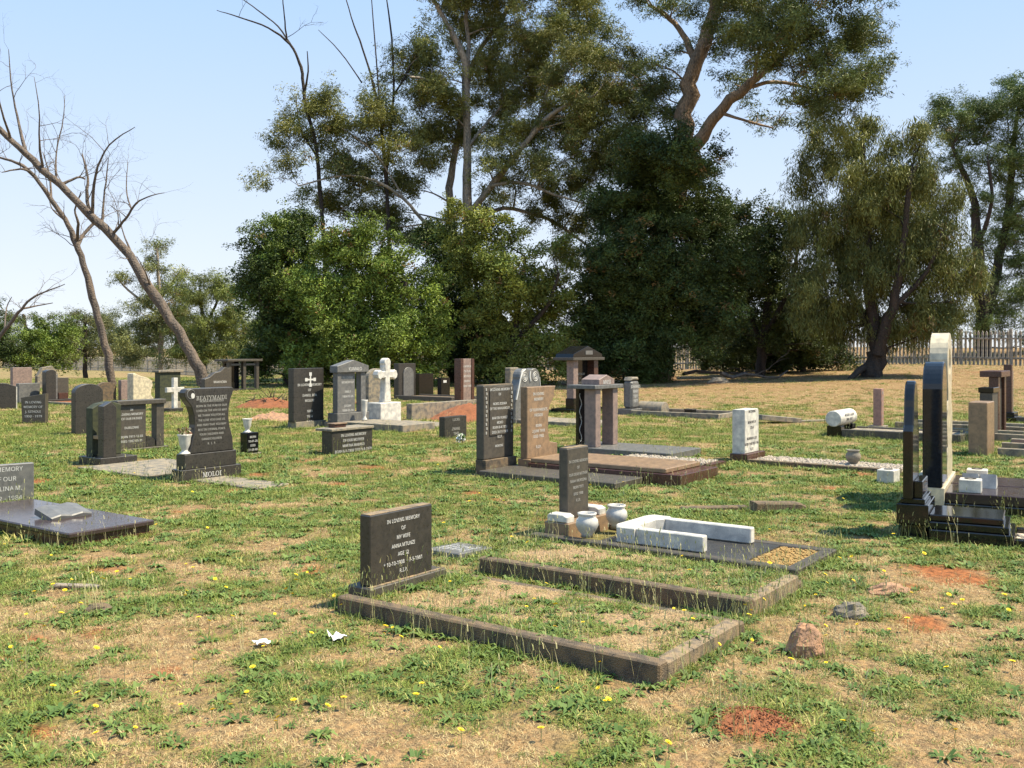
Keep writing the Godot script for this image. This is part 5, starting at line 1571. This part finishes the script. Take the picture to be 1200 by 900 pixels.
func index_beds() -> void:
	for bd in beds:
		var c: Vector3 = bd[0]
		var r: float = bd[7] + 0.2
		for i in range(floori((c.x - r) / 2.0), floori((c.x + r) / 2.0) + 1):
			for j in range(floori((c.z - r) / 2.0), floori((c.z + r) / 2.0) + 1):
				var k := Vector2i(i, j)
				if not bed_grid.has(k):
					bed_grid[k] = []
				bed_grid[k].append(bd)

# [height to grow from, nearness to a kerb]; height under -50 where nothing grows
func soil(x: float, z: float) -> Vector2:
	var y := land(x, z)
	var near := 0.0
	for bd in bed_grid.get(Vector2i(floori(x / 2.0), floori(z / 2.0)), []):
		var c: Vector3 = bd[0]
		var dx := x - c.x
		var dz := z - c.z
		var a: float = bd[1]
		var lx := dx * cos(a) - dz * sin(a)
		var lz := dx * sin(a) + dz * cos(a)
		var ox := maxf(bd[2] - lx, lx - bd[3])
		var oz := maxf(bd[4] - lz, lz - bd[5])
		var out := maxf(ox, oz)
		if out < 0.0:
			if bd[6] < 0.0:
				return Vector2(-99, 0)
			y = maxf(y, c.y + bd[6])
		elif out < 0.09:
			near = maxf(near, 1.0 - out / 0.09)
	return Vector2(y, near)

func blade(b: Buf, o: Vector3, dir: Vector3, l: float, w: float, bend: float) -> void:
	var side := dir.cross(Vector3.UP)
	if side.length() < 0.1:
		side = Vector3.RIGHT
	side = side.normalized() * w * 0.5
	var mid := o + dir * l * 0.55
	var flat := Vector3(dir.x, -0.5 * bend, dir.z).normalized()
	var tip := mid + (dir * (1.0 - bend) + flat * bend).normalized() * l * 0.45
	b.tri(o - side, o + side, mid + side * 0.8)
	b.tri(o - side, mid + side * 0.8, mid - side * 0.8)
	b.tri(mid - side * 0.8, mid + side * 0.8, tip)

func tuft(count: int, rad: float, lo: float, hi: float, w: float, lean: float, bend: float) -> ArrayMesh:
	var b := Buf.new()
	for i in count:
		var a := rng.randf() * TAU
		var r := sqrt(rng.randf()) * rad
		var o := Vector3(cos(a) * r, -0.006, sin(a) * r)
		var dir := Vector3(rng.randfn() * lean, 1.0, rng.randfn() * lean).normalized()
		b.col = Color(1, 1, 1) * rng.randf_range(0.72, 1.25)
		blade(b, o, dir, rng.randf_range(lo, hi), w * rng.randf_range(0.7, 1.2), bend * rng.randf())
	return b.mesh()

func weed_mesh() -> ArrayMesh:
	var b := Buf.new()
	for i in 13:
		var a := rng.randf() * TAU
		var dir := Vector3(cos(a), rng.randf_range(0.25, 0.9), sin(a)).normalized()
		b.col = Color(1, 1, 1) * rng.randf_range(0.75, 1.2)
		blade(b, Vector3(cos(a) * 0.01, -0.005, sin(a) * 0.01), dir, rng.randf_range(0.04, 0.085), rng.randf_range(0.012, 0.02), 0.8)
	return b.mesh()

func stalk_mesh() -> ArrayMesh:
	var b := Buf.new()
	for i in 4:
		var o := Vector3(rng.randfn() * 0.04, -0.01, rng.randfn() * 0.04)
		var dir := Vector3(rng.randfn() * 0.14, 1.0, rng.randfn() * 0.14).normalized()
		var l := rng.randf_range(0.12, 0.26)
		b.col = Color(1, 1, 1) * rng.randf_range(0.8, 1.2)
		blade(b, o, dir, l, 0.0028, 0.25)
		blade(b, o + dir * l * 0.9, dir, l * 0.18, 0.007, 0.3)
	return b.mesh()

func scatter(called: String, label: String, category: String, mesh: ArrayMesh, list: Array, cols: Array) -> void:
	if list.is_empty():
		return
	var mm := MultiMesh.new()
	mm.transform_format = MultiMesh.TRANSFORM_3D
	mm.use_colors = true
	mm.mesh = mesh
	mm.instance_count = list.size()
	for i in list.size():
		mm.set_instance_transform(i, list[i])
		mm.set_instance_color(i, cols[i])
	var o := MultiMeshInstance3D.new()
	o.name = numbered(called)
	o.multimesh = mm
	o.material_override = M.blade
	add_child(o)
	tag(o, label, category, "", "stuff")

func make_grass() -> void:
	index_beds()
	var green := [tuft(30, 0.07, 0.025, 0.08, 0.0042, 0.95, 0.8), tuft(26, 0.065, 0.018, 0.055, 0.005, 1.4, 0.9)]
	var straw := [tuft(34, 0.075, 0.02, 0.055, 0.003, 1.6, 0.9), tuft(32, 0.07, 0.015, 0.05, 0.0034, 2.6, 0.9)]
	var weeds := [weed_mesh()]
	var stalks := [stalk_mesh(), stalk_mesh()]
	var X := {}
	var C := {}
	for k in ["g0", "g1", "s0", "s1", "w0", "t0", "t1"]:
		X[k] = []
		C[k] = []
	# rings of distance: from, to, tufts per square metre, size
	for ring in [[3.0, 7.0, 520.0, 0.8], [7.0, 12.0, 320.0, 0.95], [12.0, 20.0, 150.0, 1.2], [20.0, 34.0, 46.0, 1.7], [34.0, 60.0, 12.0, 2.3]]:
		var d0: float = ring[0]
		var d1: float = ring[1]
		var half := 0.56
		var area := half * (d1 * d1 - d0 * d0) + 4.8 * (d1 - d0)
		for i in int(area * ring[2]):
			var d := sqrt(lerpf(d0 * d0, d1 * d1, rng.randf()))
			var x := rng.randf_range(-1.0, 1.0) * (half * d + 2.4)
			var z := -d
			var s := soil(x, z)
			if s.x < -50.0:
				continue
			var red := redness(x, z)
			if rng.randf() < red * 0.96:
				continue
			var g := greenness(x, z)
			var sz: float = ring[3] * rng.randf_range(0.7, 1.3)
			var at := Vector3(x, s.x, z)
			var bs := Basis(Vector3.UP, rng.randf() * TAU)
			var k := ""
			var c := Color.WHITE
			var is_green := rng.randf() < sst(0.2, 0.85, g) * 0.82 + 0.1 + s.y * 0.4
			if is_green:
				if d < 16.0 and rng.randf() < 0.26:
					k = "w0"
					c = Color(0.07, 0.13, 0.03).lerp(Color(0.16, 0.22, 0.055), rng.randf())
					sz *= rng.randf_range(0.7, 1.3)
				else:
					k = "g%d" % (i % 2)
					c = Color(0.09, 0.15, 0.026).lerp(Color(0.22, 0.27, 0.05), rng.randf())
					if rng.randf() < 0.12:
						c = Color(0.45, 0.41, 0.13)
					sz *= 0.75 + 0.5 * g
				if s.y > 0.2:
					sz *= 1.35
			else:
				k = "s%d" % (i % 2)
				c = Color(0.42, 0.31, 0.14).lerp(Color(0.66, 0.52, 0.27), rng.randf())
				if rng.randf() < 0.15:
					c = Color(0.34, 0.23, 0.12)
			X[k].append(Transform3D(bs * Basis.from_scale(Vector3(sz, sz * rng.randf_range(0.8, 1.2), sz)), at))
			C[k].append(c)
			if d < 20.0 and rng.randf() < (0.012 + (0.2 if s.y > 0.05 else 0.0)):
				var tk := "t%d" % (i % 2)
				var ts := rng.randf_range(0.6, 1.15)
				X[tk].append(Transform3D(bs * Basis.from_scale(Vector3.ONE * ts), at))
				C[tk].append(Color(0.26, 0.3, 0.1).lerp(Color(0.5, 0.44, 0.24), rng.randf()))
	# longer grass pushed up against kerbs and bases
	for bd in beds:
		var c: Vector3 = bd[0]
		if -c.z > 24.0:
			continue
		var bs0 := Basis(Vector3.UP, bd[1])
		var w: float = bd[3] - bd[2]
		var l: float = bd[5] - bd[4]
		var round_: float = 2.0 * (w + l)
		for i in int(round_ * (46.0 if -c.z < 10.0 else 26.0)):
			var t := rng.randf() * round_
			var off := rng.randf_range(0.004, 0.05)
			var lp := Vector3.ZERO
			if t < w: lp = Vector3(bd[2] + t, 0, bd[5] + off)
			elif t < 2 * w: lp = Vector3(bd[2] + t - w, 0, bd[4] - off)
			elif t < 2 * w + l: lp = Vector3(bd[2] - off, 0, bd[4] + t - 2 * w)
			else: lp = Vector3(bd[3] + off, 0, bd[4] + t - 2 * w - l)
			var p := c + bs0 * lp
			var s := soil(p.x, p.z)
			if s.x < -50.0 or n_fine.get_noise_2d(p.x * 0.7, p.z * 0.7) < -0.12:
				continue
			var k := "g%d" % (i % 2)
			var sz := rng.randf_range(0.6, 1.35) * (0.8 if -c.z < 9.0 else 1.0)
			if rng.randf() < 0.3:
				k = "s%d" % (i % 2)
			X[k].append(Transform3D(Basis(Vector3.UP, rng.randf() * TAU) * Basis.from_scale(Vector3(sz * 0.7, sz * 1.2, sz * 0.7)), Vector3(p.x, s.x, p.z)))
			C[k].append(Color(0.11, 0.17, 0.03).lerp(Color(0.25, 0.28, 0.06), rng.randf()) if k[0] == "g" else Color(0.5, 0.38, 0.18))
			if rng.randf() < 0.12:
				var tk := "t%d" % (i % 2)
				X[tk].append(Transform3D(Basis(Vector3.UP, rng.randf() * TAU) * Basis.from_scale(Vector3.ONE * rng.randf_range(0.6, 1.15)), Vector3(p.x, s.x, p.z)))
				C[tk].append(Color(0.28, 0.31, 0.1).lerp(Color(0.5, 0.44, 0.22), rng.randf()))
	scatter("green_grass", "short green grass growing in patches between the graves", "grass", green[0], X.g0, C.g0)
	scatter("green_grass", "finer low green grass growing among the taller tufts", "grass", green[1], X.g1, C.g1)
	scatter("dry_grass", "straw coloured dry grass matted over the ground", "grass", straw[0], X.s0, C.s0)
	scatter("dry_grass", "flattened bleached dead grass lying on the soil", "grass", straw[1], X.s1, C.s1)
	scatter("weeds", "broad leaved bluish green weeds spread through the turf", "weeds", weeds[0], X.w0, C.w0)
	scatter("grass_stalks", "thin upright seed stalks rising above the turf and kerbs", "grass", stalks[0], X.t0, C.t0)
	scatter("grass_stalks", "tall fine pale grass stems swaying along grave edges", "grass", stalks[1], X.t1, C.t1)

func make_dandelions() -> void:
	var head := Buf.new()
	for ring in [[13, 0.017, 0.25], [11, 0.012, 0.6], [7, 0.007, 1.2]]:
		for i in int(ring[0]):
			var a: float = TAU * i / ring[0] + ring[1] * 40.0
			var dir := Vector3(cos(a), ring[2], sin(a)).normalized()
			var side := Vector3(-sin(a), 0, cos(a)) * 0.0028
			head.tri(-side * 0.6, side * 0.6, dir * ring[1] + side)
			head.tri(-side * 0.6, dir * ring[1] + side, dir * ring[1] - side)
	head.col = Color.WHITE
	var hm := head.mesh()
	var stem := Buf.new()
	stem.tube(PackedVector3Array([Vector3(0, -0.01, 0), Vector3(0.004, 0.5, 0.003), Vector3(0, 1, 0)]), PackedFloat32Array([0.0016, 0.0015, 0.0013]), 5)
	var sm := stem.mesh()
	var yellow := StandardMaterial3D.new()
	yellow.resource_name = "dandelion_yellow"
	yellow.albedo_color = Color(0.82, 0.62, 0.02).linear_to_srgb()
	yellow.roughness = 0.7
	var green := StandardMaterial3D.new()
	green.resource_name = "dandelion_stem"
	green.albedo_color = Color(0.2, 0.24, 0.09).linear_to_srgb()
	green.roughness = 0.7
	var spots := [[323, 852], [249, 837], [212, 835], [91, 825], [112, 838], [344, 832], [384, 838], [326, 848], [403, 827], [709, 828], [701, 824], [634, 864], [540, 870], [713, 832], [918, 833], [1023, 865], [1120, 865], [1109, 789], [968, 785], [968, 748], [967, 728],
		[64, 723], [72, 722], [52, 742], [13, 770], [25, 780], [113, 767], [73, 794], [227, 785], [217, 704], [219, 697], [245, 738], [233, 733], [322, 730], [329, 722], [343, 755], [365, 753], [347, 677], [347, 686], [360, 672], [382, 661], [335, 697], [342, 702], [392, 709], [400, 720],
		[60, 663], [60, 655], [84, 686], [108, 678], [119, 686], [122, 684], [137, 673], [62, 689], [76, 697], [40, 703], [218, 670], [226, 670], [252, 686], [183, 616], [265, 693], [5, 641], [14, 606],
		[430, 690], [511, 600], [520, 618], [550, 592], [590, 588], [600, 632], [618, 655], [626, 730], [617, 731], [651, 733], [680, 724], [650, 753], [640, 690], [660, 676], [730, 710], [790, 716], [812, 753], [840, 752], [843, 763], [878, 728], [880, 726], [873, 720], [902, 682], [1000, 682], [1036, 672], [1056, 674], [1063, 645], [1112, 704], [1118, 714], [1177, 703], [1182, 719], [1196, 723], [1083, 656], [984, 660], [998, 653], [1047, 632], [1067, 633], [1160, 640], [460, 748], [450, 745], [470, 760], [520, 738]]
	for i in 70:
		spots.append([rng.randf_range(0, 1200), lerpf(520.0, 890.0, pow(rng.randf(), 1.3))])
	for q in spots:
		var p := gp(q[0], q[1] + 6.0)
		var s := soil(p.x, p.z)
		if s.x < -50.0:
			continue
		var o := thing("dandelion", "yellow dandelion flower on short stem in the turf", "flower", Vector3(p.x, s.x, p.z), rng.randf() * 360.0, "dandelions dotted over the grass")
		var h := rng.randf_range(0.04, 0.09)
		var st := part(sm, "stem", green, o)
		st.scale = Vector3(1, h, 1)
		var f := part(hm, "flower_head", yellow, o)
		f.position.y = h
		f.rotation = Vector3(rng.randf_range(-0.1, 0.6), 0, rng.randfn() * 0.25)
		f.scale = Vector3.ONE * rng.randf_range(0.55, 1.0)
